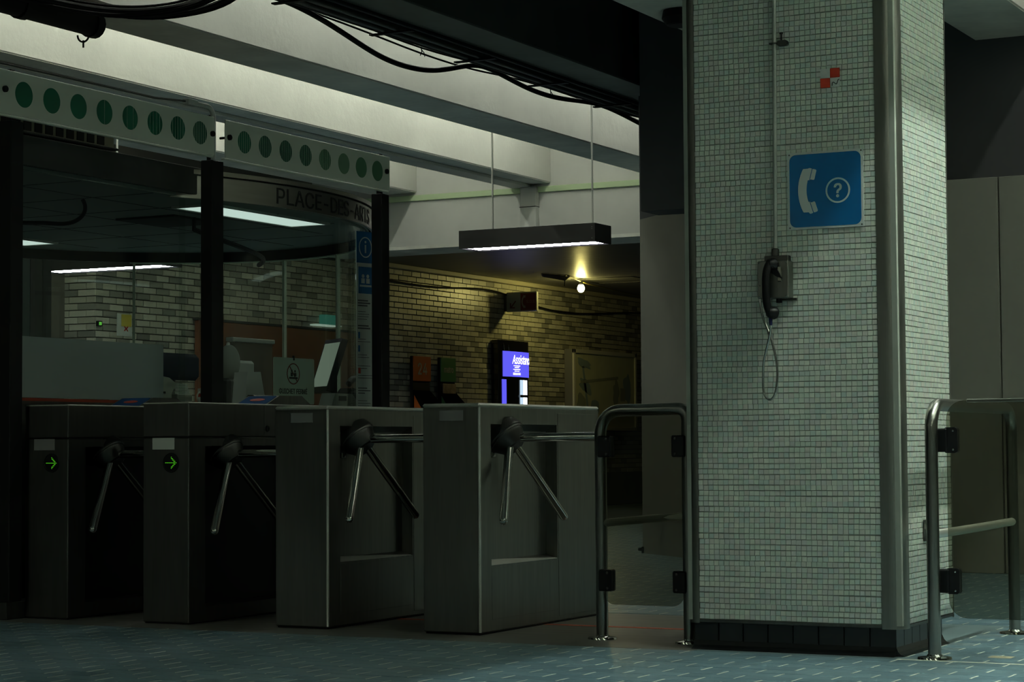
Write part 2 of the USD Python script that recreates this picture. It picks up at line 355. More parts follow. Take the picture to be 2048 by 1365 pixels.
for t in tl:
    a, b, d = jitter(t); h, hz = .0100, .0092
    if t[0] == 'f':
        c = (t[1]+a, PY0+.002-d, t[2]+b)
        if t in own: obj('tile', cbox(c[0]-h, c[0]+h, PY0-d, PY0+.006, c[2]-hz, c[2]+hz, .0012), mosaic_m[rng.randrange(6)], pil)
        else: BC.append((c[0], PY0+.003-d/2, c[2])); BS.append((2*h, .006+d, 2*hz))
    else:
        BC.append((PX1-.003+d/2, t[1]+a, t[2]+b)); BS.append((.006+d, 2*h, 2*hz))
obj('mosaic_field', boxes_mesh(BC, BS), mosaic_stuff, pil, kind='stuff', tones=pick(mosaic_cols, len(BC)), label='small glazed mosaic tiles over the rest of the pillar')
obj('upper_shaft', box(PX0+.002, PX1-.002, PY0+.002, PY1-.002, 3.49, 4.6), concrete, pil)
def corner_trim(cx, cy, sx, sy, r, leg):
    """rounded steel angle: quarter round with two short legs"""
    pts = [(cx+sx*r-0, cy+sy*leg)]
    pts = [(0, leg)]+[(r-r*math.cos(a), r-r*math.sin(a)) for a in np.linspace(0, math.pi/2, 10)]+[(leg, 0)]
    inn = [(leg, .006)]+[(r-(r-.006)*math.cos(a), r-(r-.006)*math.sin(a)) for a in np.linspace(math.pi/2, 0, 10)]+[(.006, leg)]
    P = [(cx+sx*p, cy+sy*q) for p, q in pts+inn]
    m = prism(Polygon(P).buffer(0), 4.5); m.apply_translation([0, 0, .105]); return m
for cx, cy, sx, sy, leg, r in ((PX0-.003, PY0-.003, 1, 1, .057, .05), (PX1+.003, PY0-.003, -1, 1, .084, .055), (PX1+.003, PY1+.003, -1, -1, .02, .014), (PX0-.003, PY1+.003, 1, -1, .05, .04)):
    m = corner_trim(cx, cy, sx, sy, r, leg)
    obj('corner_trim', m, trim_m, pil, smooth=35)
obj('bottom_trim', cat([cbox(PX0+.05, PX1-.08, PY0-.002, PY0+.01, .108, .121, .002), cbox(PX1-.01, PX1+.002, PY0+.05, PY1-.02, .108, .121, .002)]), steel_dark, pil)
# black skirting tiles with a small cove
def skirt(x0, x1, y0, y1):
    return cbox(x0, x1, y0, y1, .006, .112, .002)
obj('skirting_core', box(PX0+.013, PX1-.055, PY0+.053, PY1-.055, 0, .118), M('skirting_grout', (.06, .06, .055), .8), pil)
n = 8; sx0, sx1 = PX0+.012, PX1-.04
for i in range(n):
    w = (sx1-sx0)/n; obj('skirting_tile', skirt(sx0+w*i+.002, sx0+w*(i+1)-.002, PY0+.04, PY0+.055), plinth_m, pil)
n = 6; sy0, sy1 = PY0+.04, PY1-.04
for i in range(n):
    w = (sy1-sy0)/n; obj('skirting_tile', skirt(sx1-.015, sx1, sy0+w*i+.0015, sy0+w*(i+1)-.0015), plinth_m, pil)
cove = Polygon([(0, 0), (.035, 0), (.018, .006), (.008, .016), (0, .034)])
m1 = frame(prism(cove, sx1-sx0+.02), (sx0-.01, PY0+.04, 0), (0, -1, 0), (0, 0, 1)); m1 = frame(prism(cove, sx1-sx0), (sx1, PY0+.04, 0), (0, -1, 0), (0, 0, 1))
if m1.bounds[1][0] > sx1+.1: m1 = frame(prism(cove, sx1-sx0), (sx0, PY0+.04, 0), (0, -1, 0), (0, 0, 1))
m2 = frame(prism(cove, sy1-sy0), (sx1, sy1, 0), (1, 0, 0), (0, 0, 1))
obj('cove', cat([m1, m2]), plinth_m, pil)

# sign on the pillar
FY = PY0-.002
sg = thing('telephone_sign', 'square blue sign with white telephone handset and question mark on the pillar', 'sign', (-2.7385, FY, 1.808))
def on_pillar(m, x, z, d): return frame(m, (x, FY-d, z), (1, 0, 0), (0, 0, 1))
cxs, czs = -2.7385, 1.808
def PF(m, dx, dz, d): return on_pillar_m(m, cxs+dx, czs+dz, d)
def on_pillar_m(m, x, z, d):
    # shapes are drawn in xz, extruded towards the viewer (-y)
    m = m.copy(); v = m.vertices.copy(); m.vertices = np.c_[x+v[:, 0], FY-d-v[:, 2], z+v[:, 1]]; m.fix_normals(); return m
obj('plate', PF(prism(sbox(-.155, -.152, .155, .152), .004), 0, 0, 0), sign_white, sg)
obj('face', PF(prism(rrect(.292, .286, .026), .001), 0, 0, .004), blue_sign, sg, label='blue rounded square')
# handset glyph: curved handle, ear and mouth pieces set off by thin gaps
ring = Point(.085, 0).buffer(.178, quad_segs=40).difference(Point(.085, 0).buffer(.151, quad_segs=40)).intersection(sbox(-.2, -.082, .06, .082))
handle = affinity.translate(ring, -.010, 0).buffer(.004)
ear = affinity.rotate(rrect(.019, .042, .005), -14, origin=(0, 0)); ear = affinity.translate(ear, -.044, .062)
mouth = affinity.rotate(rrect(.019, .042, .005), 18, origin=(0, 0)); mouth = affinity.translate(mouth, -.041, -.066)
hook1 = affinity.translate(affinity.rotate(rrect(.022, .048, .008), -14, origin=(0, 0)), -.060, .064); hook2 = affinity.translate(affinity.rotate(rrect(.022, .048, .008), 18, origin=(0, 0)), -.058, -.068)
hs = handle.union(hook1).union(hook2)
cut = affinity.translate(affinity.rotate(sbox(-.0015, -.04, .0015, .04), -14, origin=(0, 0)), -.0525, .066).union(affinity.translate(affinity.rotate(sbox(-.0015, -.04, .0015, .04), 18, origin=(0, 0)), -.0505, -.07))
glyph = hs.union(ear).union(mouth).difference(cut).simplify(.0004)
obj('handset_symbol', PF(prism(glyph, .0008), -.004, 0, .005), sign_white, sg)
obj('ring_symbol', PF(prism(Point(0, 0).buffer(.050, quad_segs=24).difference(Point(0, 0).buffer(.043, quad_segs=24)), .0008), .052, -.006, .005), sign_white, sg)
obj('question_mark', PF(words('?', .052, None, .0008, True), .052, -.006, .005), sign_white, sg)
for dx in (-.147, .147):
    for dz in (-.144, .144): obj('screw', lathe([(0, 0), (.003, 0), (.0025, .0015), (0, .002)], (cxs+dx, FY-.004, czs+dz), (0, -1, 0), 10), steel_dark, sg)

# red and white checker sticker
ck = thing('checker_sticker', 'small sticker of two red and two white squares high on the pillar', 'sticker', (-2.7135, FY, 2.2455))
for i in range(2):
    for j in range(2):
        obj('square', on_pillar_m(prism(sbox(-.0198, -.0188, .0198, .0188), .0008), -2.7337+.0404*i, 2.2268+.0375*j, 0), red_m if i == j else sign_white, ck, label='red square' if i == j else 'white square')
sc = spline([(-2.705, 0, 2.214), (-2.697, 0, 2.226), (-2.688, 0, 2.220), (-2.680, 0, 2.236), (-2.676, 0, 2.238)], 16); sc[:, 1] = FY-.0012
obj('scribble', tube(sc, .0016, 5), ink, ck)

# conduit down to the telephone
cd = thing('phone_conduit', 'thin white conduit running down the pillar to the telephone box', 'conduit', (-2.942, FY-.01, 1.56))
obj('pipe', tube([(-2.945, FY-.011, 1.56), (-2.942, FY-.011, 2.0), (-2.930, FY-.011, 3.49)], .0078, 10), M('grey_conduit_paint', (.36, .38, .34), .45), cd, smooth=40)
obj('coupling', lathe([(0, 0), (.015, 0), (.015, .03), (.011, .034), (0, .034)], (-2.945, FY-.012, 1.552), (0, 0, 1), 14), steel_dark, cd, smooth=40)
cl = thing('conduit_clamp', 'small dark pipe clamp with a bolt on the conduit near the top', 'clamp', (-2.915, FY, 2.405))
obj('strap', cbox(-2.958, -2.925, FY-.022, FY, 2.398, 2.404, .001), steel_dark, cl)
obj('body', on_pillar_m(prism(affinity.translate(rrect(.042, .022, .008), 0, 0), .018), -2.904, 2.399, 0), steel_dark, cl)
obj('bolt', cat([lathe([(0, 0), (.0035, 0), (.0035, .03), (.007, .031), (.007, .036), (0, .036)], (-2.909, FY-.012, 2.405), (0, 0, 1), 10)]), black_m, cl)

# telephone
ph = thing('wall_telephone', 'black handset telephone on a grey steel box on the pillar', 'telephone', (-2.945, FY, 1.38))
obj('box', cbox(-3.005, -2.876, FY-.058, FY, 1.386, 1.534, .004), trim_m, ph)
obj('bracket', cat([cbox(-2.985, -2.885, FY-.03, FY, 1.534, 1.556, .002), cbox(-2.93, -2.86, FY-.012, FY, 1.380, 1.388, .001)]), steel_dark, ph)
obj('hook_cradle', cat([on_pillar_m(prism(Polygon([(-.03, .03), (.012, .022), (.034, -.022), (.012, -.014), (-.01, .002), (-.03, .004)]), .014), -2.932, 1.484, .058), cbox(-2.962, -2.925, FY-.086, FY-.058, 1.50, 1.518, .003)]), black_plastic, ph)
obj('hook_switch', cbox(-2.918, -2.90, FY-.068, FY-.058, 1.45, 1.51, .003), chrome, ph)
for x in (-2.997, -2.884):
    for z in (1.394, 1.526): obj('screw', lathe([(0, 0), (.004, 0), (.003, .002), (0, .003)], (x, FY-.058, z), (0, -1, 0), 8), chrome, ph)
obj('lock', lathe([(0, 0), (.012, 0), (.012, .016), (0, .018)], (-2.925, FY-.03, 1.386), (0, 0, -1), 12), black_plastic, ph)
pp = spline([(-2.945, FY-.078, 1.522), (-2.954, FY-.088, 1.49), (-2.957, FY-.090, 1.43), (-2.954, FY-.086, 1.36), (-2.944, FY-.078, 1.325)], 24)
hsm = cat([tube(pp, .0155, 12), lathe([(0, -.012), (.017, -.01), (.021, .0), (.024, .016), (.021, .024), (0, .026)], (-2.944, FY-.076, 1.520), (.62, .78, 0), 18), lathe([(0, -.016), (.018, -.013), (.024, 0), (.025, .018), (.019, .027), (0, .029)], (-2.942, FY-.078, 1.330), (.70, .66, -.2), 20)])
obj('handset', hsm, black_plastic, ph, smooth=40)
obj('strain_relief', lathe([(0, 0), (.008, 0), (.006, .032), (0, .033)], (-2.944, FY-.076, 1.312), (0, 0, -1), 12), M('blue_rubber', (.01, .015, .09), .5), ph, smooth=40)
cord = spline([(-2.944, FY-.076, 1.285), (-2.962, FY-.06, 1.21), (-2.988, FY-.04, 1.14), (-2.996, FY-.03, 1.07), (-2.996, FY-.028, 1.03), (-2.984, FY-.028, .998), (-2.968, FY-.03, .990), (-2.952, FY-.034, 1.00), (-2.938, FY-.036, 1.04), (-2.934, FY-.036, 1.10), (-2.945, FY-.036, 1.18), (-2.964, FY-.04, 1.25), (-2.986, FY-.045, 1.31), (-2.997, FY-.05, 1.38), (-2.999, FY-.048, 1.43), (-2.992, FY-.058, 1.44)], 90)
obj('armoured_cord', tube(cord, .0046, 8), chrome_soft, ph, smooth=40, label='thin steel armoured cord hanging in a loop')

# ------------------------------------------------------------------ turnstiles
def tri_arm(t, H, L=.49, name='arm'):
    H = np.array(H); ax = np.array([1, 0, -1])/math.sqrt(2); HB = H+np.array([0, 0, -.018])
    obj('hub_housing', lathe([(0, -.07), (.088, -.07), (.094, -.040), (.094, -.030), (.09, -.026), (.088, -.018), (0, -.018)], HB, ax, 28), hub_m, t, smooth=30)
    obj('hub', lathe([(0, -.018), (.084, -.018), (.080, -.006), (.052, .036), (.044, .040), (0, .041)], HB, ax, 28), hub_m, t, smooth=25)
    for d, l in (((1, 0, 0), L-.05), ((.25, -.612, -.75), L), ((.25, .612, -.75), L)):
        d = np.array(d); d = d/np.linalg.norm(d)
        prof = [(0, .035), (.0195, .035), (.0195, l-.015), (.0165, l-.004), (.009, l+.003), (0, l+.004)]
        a = obj(name, lathe(prof, H, d, 16), chrome, t, smooth=40)
def pocket(x_face, y0, y1, z0, z1, dep, top=.02, bot=.03, side=.008):
    P = [(x_face+.01, y0, z0), (x_face+.01, y1, z0), (x_face+.01, y0, z1), (x_face+.01, y1, z1), (x_face, y0, z0), (x_face, y1, z0), (x_face, y0, z1), (x_face, y1, z1),
         (x_face-dep, y0+side, z0+bot), (x_face-dep, y1-side, z0+bot), (x_face-dep, y0+side, z1-top), (x_face-dep, y1-side, z1-top)]
    return manifold3d.Manifold.hull_points(np.array(P, np.float32).tolist())
def to_man(m): return manifold3d.Manifold(manifold3d.Mesh(np.asarray(m.vertices, np.float32), np.asarray(m.faces, np.uint32)))
def to_tri(mm):
    q = mm.to_mesh(); return trimesh.Trimesh(q.vert_properties[:, :3], q.tri_verts, process=True)
def exit_gate(x1, label):
    x0, y0, y1 = x1-.283, 8.037, 9.235
    t = thing('turnstile', label, 'turnstile', ((x0+x1)/2, (y0+y1)/2, 0), 'exit turnstiles in the row')
    b = to_man(cbox(x0, x1, y0, y1, .008, .987, .004))-pocket(x1, 8.14, 8.785, .295, .912, .055, .03, .02, .006)
    obj('body', to_tri(b), steel, t)
    obj('sill', to_tri(manifold3d.Manifold.hull_points([(x1-.001, 8.142, .296), (x1-.001, 8.783, .296), (x1-.054, 8.148, .316), (x1-.054, 8.777, .304), (x1-.001, 8.142, .298), (x1-.001, 8.783, .298), (x1-.054, 8.148, .3185), (x1-.054, 8.777, .3065)])), cap_m, t, label='bright sloping sill of the recess')
    obj('edge_trim', tube([(x1-.004, y0+.004, .012), (x1-.004, y0+.004, .5), (x1-.004, y0+.004, .985)], .0065, 12), cap_m, t, smooth=60)
    obj('top_cap', cbox(x0-.003, x1+.003, y0-.003, y1+.003, .985, 1.003, .008), cap_m, t)
    obj('base_frame', box(x0+.008, x1-.008, y0+.008, y1-.008, 0, .01), black_m, t)
    obj('side_panel', cbox(x1-.002, x1+.0015, 8.795, y1-.03, .03, .965, .001), steel, t)
    obj('access_panel', cbox(x1-.002, x1+.0015, 8.142, 8.783, .06, .285, .001), steel, t)
    obj('instruction_label', cbox(x0+.085, x0+.203, y0-.002, y0, .927, .972, .0005), M_label, t, label='small grey adhesive label')
    obj('arm_stop', cbox(x1-.045, x1-.02, 8.19, 8.225, .765, .79, .003), chrome, t)
    tri_arm(t, (x1+.003, 8.315, .853))
    return t
M_label = M('grey_label', (.22, .22, .22), .4)
t4 = exit_gate(-4.388, 'steel tripod turnstile beside the glass gate, rightmost of the row')
t3 = dup(t4, t4.loc+np.array([-.777, 0, 0]), 'steel tripod turnstile, second from the right, without a green arrow')
arrow_m = emit('green_arrow_led', (.16, 1.0, .03), .30)
def entry_gate(x1, label, white):
    x0, y0, y1 = x1-.262, 7.99, 9.25
    t = thing('arrow_turnstile', label, 'turnstile', ((x0+x1)/2, (y0+y1)/2, 0), 'entry turnstiles with green arrows')
    b = to_man(cbox(x0, x1, y0, y1, .006, .863, .004))-to_man(box(x1-.13, x1+.05, 8.12, 9.0, .075, .826))
    obj('body', to_tri(b), steel_dark, t)
    obj('recess_panel', box(x1-.129, x1-.122, 8.121, 8.999, .076, .825), black_m, t)
    obj('head_box', cbox(x0, x1, y0, y1, .869, 1.026, .004), steel_dark, t)
    obj('top_edge', cbox(x0-.002, x1+.002, y0-.002, y1, 1.022, 1.030, .0035), cap_m, t)
    obj('door_seam', box(x1-.001, x1+.0006, 8.604, 8.608, .872, 1.02), seam_m, t)
    obj('key_lock', cat([lathe([(0, 0), (.016, 0), (.014, .006), (.006, .006), (.006, .003), (0, .003)], (x1, 8.632, .909), (1, 0, 0), 16)]), black_m, t)
    obj('base_frame', box(x0+.008, x1-.008, y0+.008, y1-.008, 0, .008), black_m, t)
    obj('info_label', cbox(x0+.055, x0+.182, y0-.002, y0, .81, .864, .0005), paper if white else M_label, t, label='white adhesive label' if white else 'faint grey label')
    c = (x1-.1, y0, .748)
    obj('arrow_display', lathe([(0, 0), (.047, 0), (.045, .004), (.041, .004), (.040, .002), (0, .002)], c, (0, -1, 0), 32), black_plastic, t)
    dots = [(i*.0075-.030, 0) for i in range(9)]+[(.030-.0068*k, s*.0064*k) for k in range(1, 5) for s in (-1, 1)]+[(.024-.0068*k, s*.0064*k) for k in range(1, 4) for s in (-1, 1)]
    obj('arrow_light', cat([lathe([(0, 0), (.0026, 0), (.0018, .002), (0, .0026)], (c[0]+a, c[1]-.002, c[2]+b2), (0, -1, 0), 6) for a, b2 in dots]), arrow_m, t, label='green lit arrow of small dots')
    tri_arm(t, (x1-.012, 8.335, .788))
    return t
t2 = entry_gate(-5.899, 'steel turnstile with lit green arrow and clean white label, third from the right', True)
t1 = entry_gate(-6.609, 'steel turnstile with lit green arrow beside the black post, leftmost of the row', False)
reader_blue = M('dull_blue_pad', (.004, .06, .20), .75, spec=.15)
def reader(x0, x1, y0, y1, label):
    t = thing('card_reader', label, 'card reader', ((x0+x1)/2, (y0+y1)/2, 1.03), 'card readers on the turnstiles')
    ym, z1 = y0+(y1-y0)*.28, 1.074
    P = [(y0, 1.029), (ym, z1), (y1-.09, z1+.002), (y1, 1.029)]
    m = prism(Polygon(P), x1-x0); m.vertices = np.c_[x0+m.vertices[:, 2], m.vertices[:, 0], m.vertices[:, 1]]; m.fix_normals()
    obj('body', m, steel_dark, t)
    n = np.array([0, -(z1-1.029), ym-y0]); n /= np.linalg.norm(n); n = np.array([0, -abs(n[1]), abs(n[2])])
    yd = np.array([0, ym-y0, z1-1.029]); L = np.linalg.norm(yd); yd /= L
    mid = np.array([(x0+x1)/2, (y0+ym)/2, (1.029+z1)/2])
    obj('blue_face', frame(prism(rrect(x1-x0-.02, L-.012, .01), .002), mid, (1, 0, 0), yd), reader_blue, t, label='sloping blue reading pad')
    obj('red_mark', frame(prism(affinity.scale(Point(0, 0).buffer(.02), 2.2, .9), .001), mid+.002*np.cross((1, 0, 0), yd), (1, 0, 0), yd), red_m, t)
reader(-6.11, -5.92, 8.66, 9.06, 'sloping blue card reader on top of the third turnstile from the right')
reader(-6.83, -6.63, 8.57, 8.97, 'sloping blue card reader on top of the leftmost turnstile')

# ------------------------------------------------------------------ rails and glass gates
ra = thing('handrail', 'steel tube rail between the rightmost turnstile and the pillar', 'rail', (-3.64, 8.095, 0))
path = [(-3.845, 8.115, .012), (-3.845, 8.115, .5)]+arc((-3.75, 8.112, .868), .095, math.pi, math.pi/2, (1, 0, 0), (0, 0, 1), 10)+[(-3.6, 8.10, .963)]+arc((-3.475, 8.085, .925), .04, math.pi/2, 0, (1, 0, 0), (0, 0, 1), 7)+[(-3.432, 8.08, .5), (-3.430, 8.08, .012)]
def densify(P, s=.05):
    P = np.asarray(P, float); out = [P[0]]
    for a, b in zip(P[:-1], P[1:]):
        n = max(1, int(np.linalg.norm(b-a)/s)); out += [a+(b-a)*(i+1)/n for i in range(n)]
    return np.array(out)
obj('frame_tube', tube(densify(path), .0255, 16), rail_m, ra, smooth=40)
obj('middle_bar', tube([(-3.84, 8.115, .487), (-3.64, 8.10, .505), (-3.433, 8.082, .523)], .0165, 12), cap_m, ra, smooth=40)
for x, y in ((-3.845, 8.115), (-3.43, 8.08)):
    obj('floor_flange', lathe([(0, 0), (.062, 0), (.060, .007), (.03, .012), (.026, .018), (0, .018)], (x, y, 0), (0, 0, 1), 24), chrome, ra, smooth=30)
gp = thing('smoked_barrier', 'rounded smoked panel clamped inside the rail left of the pillar', 'panel', (-3.632, 8.06, .15))
def xz_panel(cx, y, cz, w, h, r, th):
    m = prism(rrect(w, h, r), th); v = m.vertices.copy(); m.vertices = np.c_[cx+v[:, 0], y-v[:, 2], cz+v[:, 1]]; m.fix_normals(); return m
obj('pane', xz_panel(-3.632, 8.075, .552, .362, .805, .05, .010), smoke, gp)
for x, z in ((-3.80, .81), (-3.462, .81), (-3.80, .25), (-3.462, .25)):
    obj('clamp', cbox(x-.030, x+.030, 8.045, 8.095, z-.045, z+.045, .005), black_plastic, gp)
    obj('bolt', cat([lathe([(0, 0), (.006, 0), (.005, .003), (0, .004)], (x+(-.012 if x > -3.6 else .012), 8.045, z+s*.032), (0, -1, 0), 8) for s in (-1, 1)]), steel_dark, gp)
rb_ = thing('handrail', 'steel tube rail standing to the right of the pillar', 'rail', (-2.335, 8.45, 0))
path = [(-2.335, 7.857, .012), (-2.335, 7.857, .5)]+arc((-2.335, 7.957, .862), .1, math.pi, math.pi/2, (0, 1, 0), (0, 0, 1), 10)+[(-2.335, 8.4, .962)]+arc((-2.335, 8.945, .862), .1, math.pi/2, 0, (0, 1, 0), (0, 0, 1), 10)+[(-2.335, 9.045, .5), (-2.335, 9.045, .012)]
obj('frame_tube', tube(densify(path), .0245, 16), rail_m, rb_, smooth=40)
obj('middle_bar', tube([(-2.335, 7.86, .468), (-2.335, 8.45, .472), (-2.335, 9.05, .478)], .017, 12), cap_m, rb_, smooth=40)
obj('middle_bar', tube([(-2.36, 8.16, .472), (-2.43, 8.16, .472), (-2.454, 8.16, .472)], .012, 10), rail_m, rb_, smooth=40)
obj('wall_plate', cbox(-2.453, -2.447, 8.125, 8.195, .43, .515, .002), steel_dark, rb_)
for y in (7.857, 9.045):
    obj('floor_flange', lathe([(0, 0), (.066, 0), (.064, .007), (.03, .012), (.026, .018), (0, .018)], (-2.335, y, 0), (0, 0, 1), 24), chrome, rb_, smooth=30)
gg = thing('glass_gate', 'smoked glass swing gate hinged to the rail at the right edge', 'gate', (-1.9, 7.90, .15))
obj('pane', xz_panel(-1.77, 7.915, .565, 1.04, .825, .07, .010), smoke, gg)
obj('top_channel', cbox(-2.21, -1.26, 7.900, 7.922, .968, .982, .003), rail_m, gg)
for z in (.826, .292):
    obj('hinge', cat([cbox(-2.325, -2.285, 7.885, 7.925, z-.045, z+.045, .004), xz_panel(-2.272, 7.93, z, .052, .098, .012, .034)]), black_plastic, gg)
    for s in (-1, 1): obj('bolt', lathe([(0, 0), (.005, 0), (.004, .003), (0, .004)], (-2.262, 7.896, z+s*.036), (0, -1, 0), 8), chrome, gg)

# ------------------------------------------------------------------ kiosk
KX, KY, KA, KB = -8.565, 10.64, 1.628, 2.038
def E(t, z, d=0.0): return np.array([KX+(KA+d)*math.cos(t), KY+(KB+d)*math.sin(t), z])
def ell_poly(d=0.0, n=72): return Polygon([(KX+(KA+d)*math.cos(t), KY+(KB+d)*math.sin(t)) for t in np.linspace(0, 2*np.pi, n, endpoint=False)])
def shell(t0, t1, z0, z1, d0, d1, n=24):
    T = np.linspace(t0, t1, n); V, F = [], []
    for t in T: V += [E(t, z0, d0), E(t, z0, d1), E(t, z1, d1), E(t, z1, d0)]
    for i in range(n-1):
        a, b = 4*i, 4*i+4
        for k in range(4):
            q = (k+1) % 4; F += [[a+k, b+k, b+q], [a+k, b+q, a+q]]
    e = 4*(n-1); F += [[0, 1, 2], [0, 2, 3], [e, e+2, e+1], [e, e+3, e+2]]
    m = trimesh.Trimesh(np.array(V), F, process=False); m.fix_normals(); return m
D = math.radians
ki = thing('ticket_kiosk', 'glass ticket booth with curved steel band reading PLACE-DES-ARTS', 'ticket booth', (KX, KY, 0))
foot = ell_poly(-.03).union(sbox(-10.1, 7.92, -7.17, 10.4))
m = prism(foot, .035); m.apply_translation([0, 0, 2.235]); obj('ceiling_board', m, teal_ceiling, ki)
m = prism(ell_poly(-.02).union(sbox(-10.1, 7.9, -7.15, 10.4)), .03); m.apply_translation([0, 0, 2.34]); obj('roof', m, dark_conc, ki)
band_m2 = M('brushed_band', (.42, .41, .36), .30, 1.0, vary=.06, vs=3, stretch=(1, 1, 12))
obj('steel_band', shell(D(-32), D(152), 2.228, 2.357, -.015, 0, 72), band_m2, ki, smooth=40)
obj('band_lip', shell(D(-32), D(152), 2.366, 2.392, -.02, .012, 72), band_m2, ki, smooth=40)
obj('straight_band', cbox(-7.14, -7.115, 7.86, 9.84, 2.25, 2.404, .003), dark_conc, ki)
obj('glass_head_rail', shell(D(40), D(170), 2.165, 2.235, -.06, -.02, 60), black_m, ki, smooth=40)
joint_m = M('pale_glass_edge', (.75, .85, .70), .5)
obj('glass_top_edge', shell(D(40), D(128), 2.156, 2.1645, -.058, -.03, 50), joint_m, ki, smooth=40)
# letters bent round the band
tm = meshkit.text_mesh('PLACE-DES-ARTS', .094, .003); b0, b1 = tm.bounds
tt = np.linspace(D(-40), D(60), 800); PP = np.array([E(t, 2.29) for t in tt]); S_ = np.r_[0, np.cumsum(np.linalg.norm(np.diff(PP, axis=0), axis=1))]
ta, tb = D(-10), D(27)
sa, sb = np.interp(ta, tt, S_), np.interp(tb, tt, S_)
tm = tm.subdivide_to_size(.03) if len(tm.faces) < 60000 else tm
v = tm.vertices.copy(); s = sa+(v[:, 0]-b0[0])/(b1[0]-b0[0])*(sb-sa); th = np.interp(s, S_, tt)
nx, ny = np.cos(th)/KA, np.sin(th)/KB; nn = np.hypot(nx, ny)
tm.vertices = np.c_[KX+KA*np.cos(th)+nx/nn*v[:, 2], KY+KB*np.sin(th)+ny/nn*v[:, 2], 2.294+(v[:, 1]-(b0[1]+b1[1])/2)]
obj('lettering', tm, ink, ki, label='black letters PLACE-DES-ARTS')
# base wall
obj('base_wall', cat([shell(D(-30), D(170), 0, 1.04, -.06, -.02, 60), box(-7.18, -7.14, 7.93, 9.7, 0, 1.04)]), steel_dark, ki)
obj('counter', cat([shell(D(-28), D(165), 1.04, 1.06, -.50, -.01, 60), box(-7.62, -7.13, 7.93, 9.75, 1.04, 1.06)]), steel_dark, ki)
obj('pane', cbox(-7.165, -7.155, 7.93, 9.66, 1.0, 2.235, .001), pane, ki)
edges = [-30, 28, 66, 87, 110, 127, 150]
for a, b in zip(edges[:-1], edges[1:]):
    obj('pane', shell(D(a)+.004, D(b)-.004, 1.0, 2.232, -.05, -.04, 16), pane, ki, smooth=40)
for a in edges[2:-1]:
    obj('glass_joint', shell(D(a)-.0055, D(a)+.0055, 1.0, 2.165, -.060, -.030, 2), joint_m, ki)
obj('rear_column', cbox(-10.07, -9.955, 11.75, 11.85, 0, 2.23, .005), dark_conc, ki)
obj('rear_panel', box(-10.4, -10.08, 11.76, 11.80, 0, 2.23), M('dark_teal_panel', (.05, .075, .07), .5), ki)
# ceiling joints
J_ = []
for x in (-7.62, -8.25, -8.87, -9.5): J_.append(box(x-.006, x+.006, 8.3, 12.4 if -9.3 < x < -7.9 else 11.8, 2.2335, 2.2352))
for y in (8.8, 9.42, 10.04, 10.66, 11.28, 11.9): J_.append(box(-9.9 if y < 11.5 else -9.4, -7.2 if y < 11.5 else -7.6, y-.006, y+.006, 2.2335, 2.2352))
obj('ceiling_joints', cat(J_), seam_m, ki)
troffer_m = emit('troffer_diffuser', (.80, 1.0, .92), .75)
for x0, x1, y0, y1 in ((-7.49, -7.23, 10.02, 11.235), (-9.75, -9.49, 10.15, 11.32)):
    fr = obj('ceiling_light', cat([box(x0-.02, x1+.02, y0-.02, y0, 2.222, 2.236), box(x0-.02, x1+.02, y1, y1+.02, 2.222, 2.236), box(x0-.02, x0, y0, y1, 2.222, 2.236), box(x1, x1+.02, y0, y1, 2.222, 2.236)]), white_m, ki, label='recessed ceiling light')
    obj('diffuser', box(x0, x1, y0, y1, 2.226, 2.234), troffer_m, fr, label='lit diffuser')
obj('ceiling_bar', tube(spline([(-7.75, 10.55, 2.16), (-7.72, 10.9, 2.10), (-7.85, 11.4, 2.07), (-8.2, 11.9, 2.06)], 20), .016, 8), black_m, ki, smooth=40, label='black bar hung under the booth ceiling')
obj('ceiling_bar', tube([(-7.75, 10.55, 2.234), (-7.75, 10.55, 2.2), (-7.75, 10.55, 2.15)], .012, 8), black_m, ki)
obj('hanging_bracket', tube(spline([(-8.03, 9.12, 2.235), (-8.03, 9.12, 2.12), (-7.98, 9.16, 2.095), (-7.85, 9.28, 2.09), (-7.74, 9.42, 2.11), (-7.72, 9.45, 2.14), (-7.72, 9.45, 2.235)], 50), .012, 8), black_m, ki, smooth=40, label='dark U-shaped bracket hung from the booth ceiling')
obj('ceiling_grille', cbox(-8.2, -7.75, 10.35, 10.85, 2.222, 2.236, .004), seam_m, ki)
# frosted film, red stripe on the front glass
obj('frosted_film', box(-7.152, -7.149, 7.95, 9.45, 1.078, 1.388), frost, ki, label='grey frosted film on the front glass')
obj('red_stripe', box(-7.152, -7.148, 7.95, 9.45, 1.030, 1.076), M('dark_red_stripe', (.30, .035, .008), .4), ki, label='red stripe under the film')

ip = thing('information_panel', 'tall white notice panel with blue information squares beside the far black post', 'notice', (-7.06, 11.42, 1.0))
PLx, PLy, PW = -7.078, 11.345, .158
xdp = np.array([.235, .972, 0.0]); xdp /= np.linalg.norm(xdp)
def on_panel(m2, zc, lift=0.0):
    """flat xy artwork (metres, centred) put on the panel's front"""
    return frame(m2, np.array([PLx, PLy, zc])+xdp*PW/2+lift*np.cross(xdp, (0, 0, 1)), xdp, (0, 0, 1))
obj('sheet', on_panel(prism(sbox(-PW/2, -.60, PW/2, .585), .006), 1.60), paper, ip)
obj('blue_square', on_panel(prism(sbox(-PW/2, -.10, PW/2, .10), .001), 2.085, .006), blue_sign, ip, label='blue square with white i in a circle')
obj('blue_square', on_panel(prism(sbox(-.062, -.085, .062, .085), .001), 1.875, .006), blue_sign, ip, label='blue square with two white figures')
obj('ring_symbol', on_panel(prism(affinity.scale(Point(0, 0).buffer(.058, quad_segs=16).difference(Point(0, 0).buffer(.051, quad_segs=16)), 1, 1.15), .001), 2.085, .007), sign_white, ip)
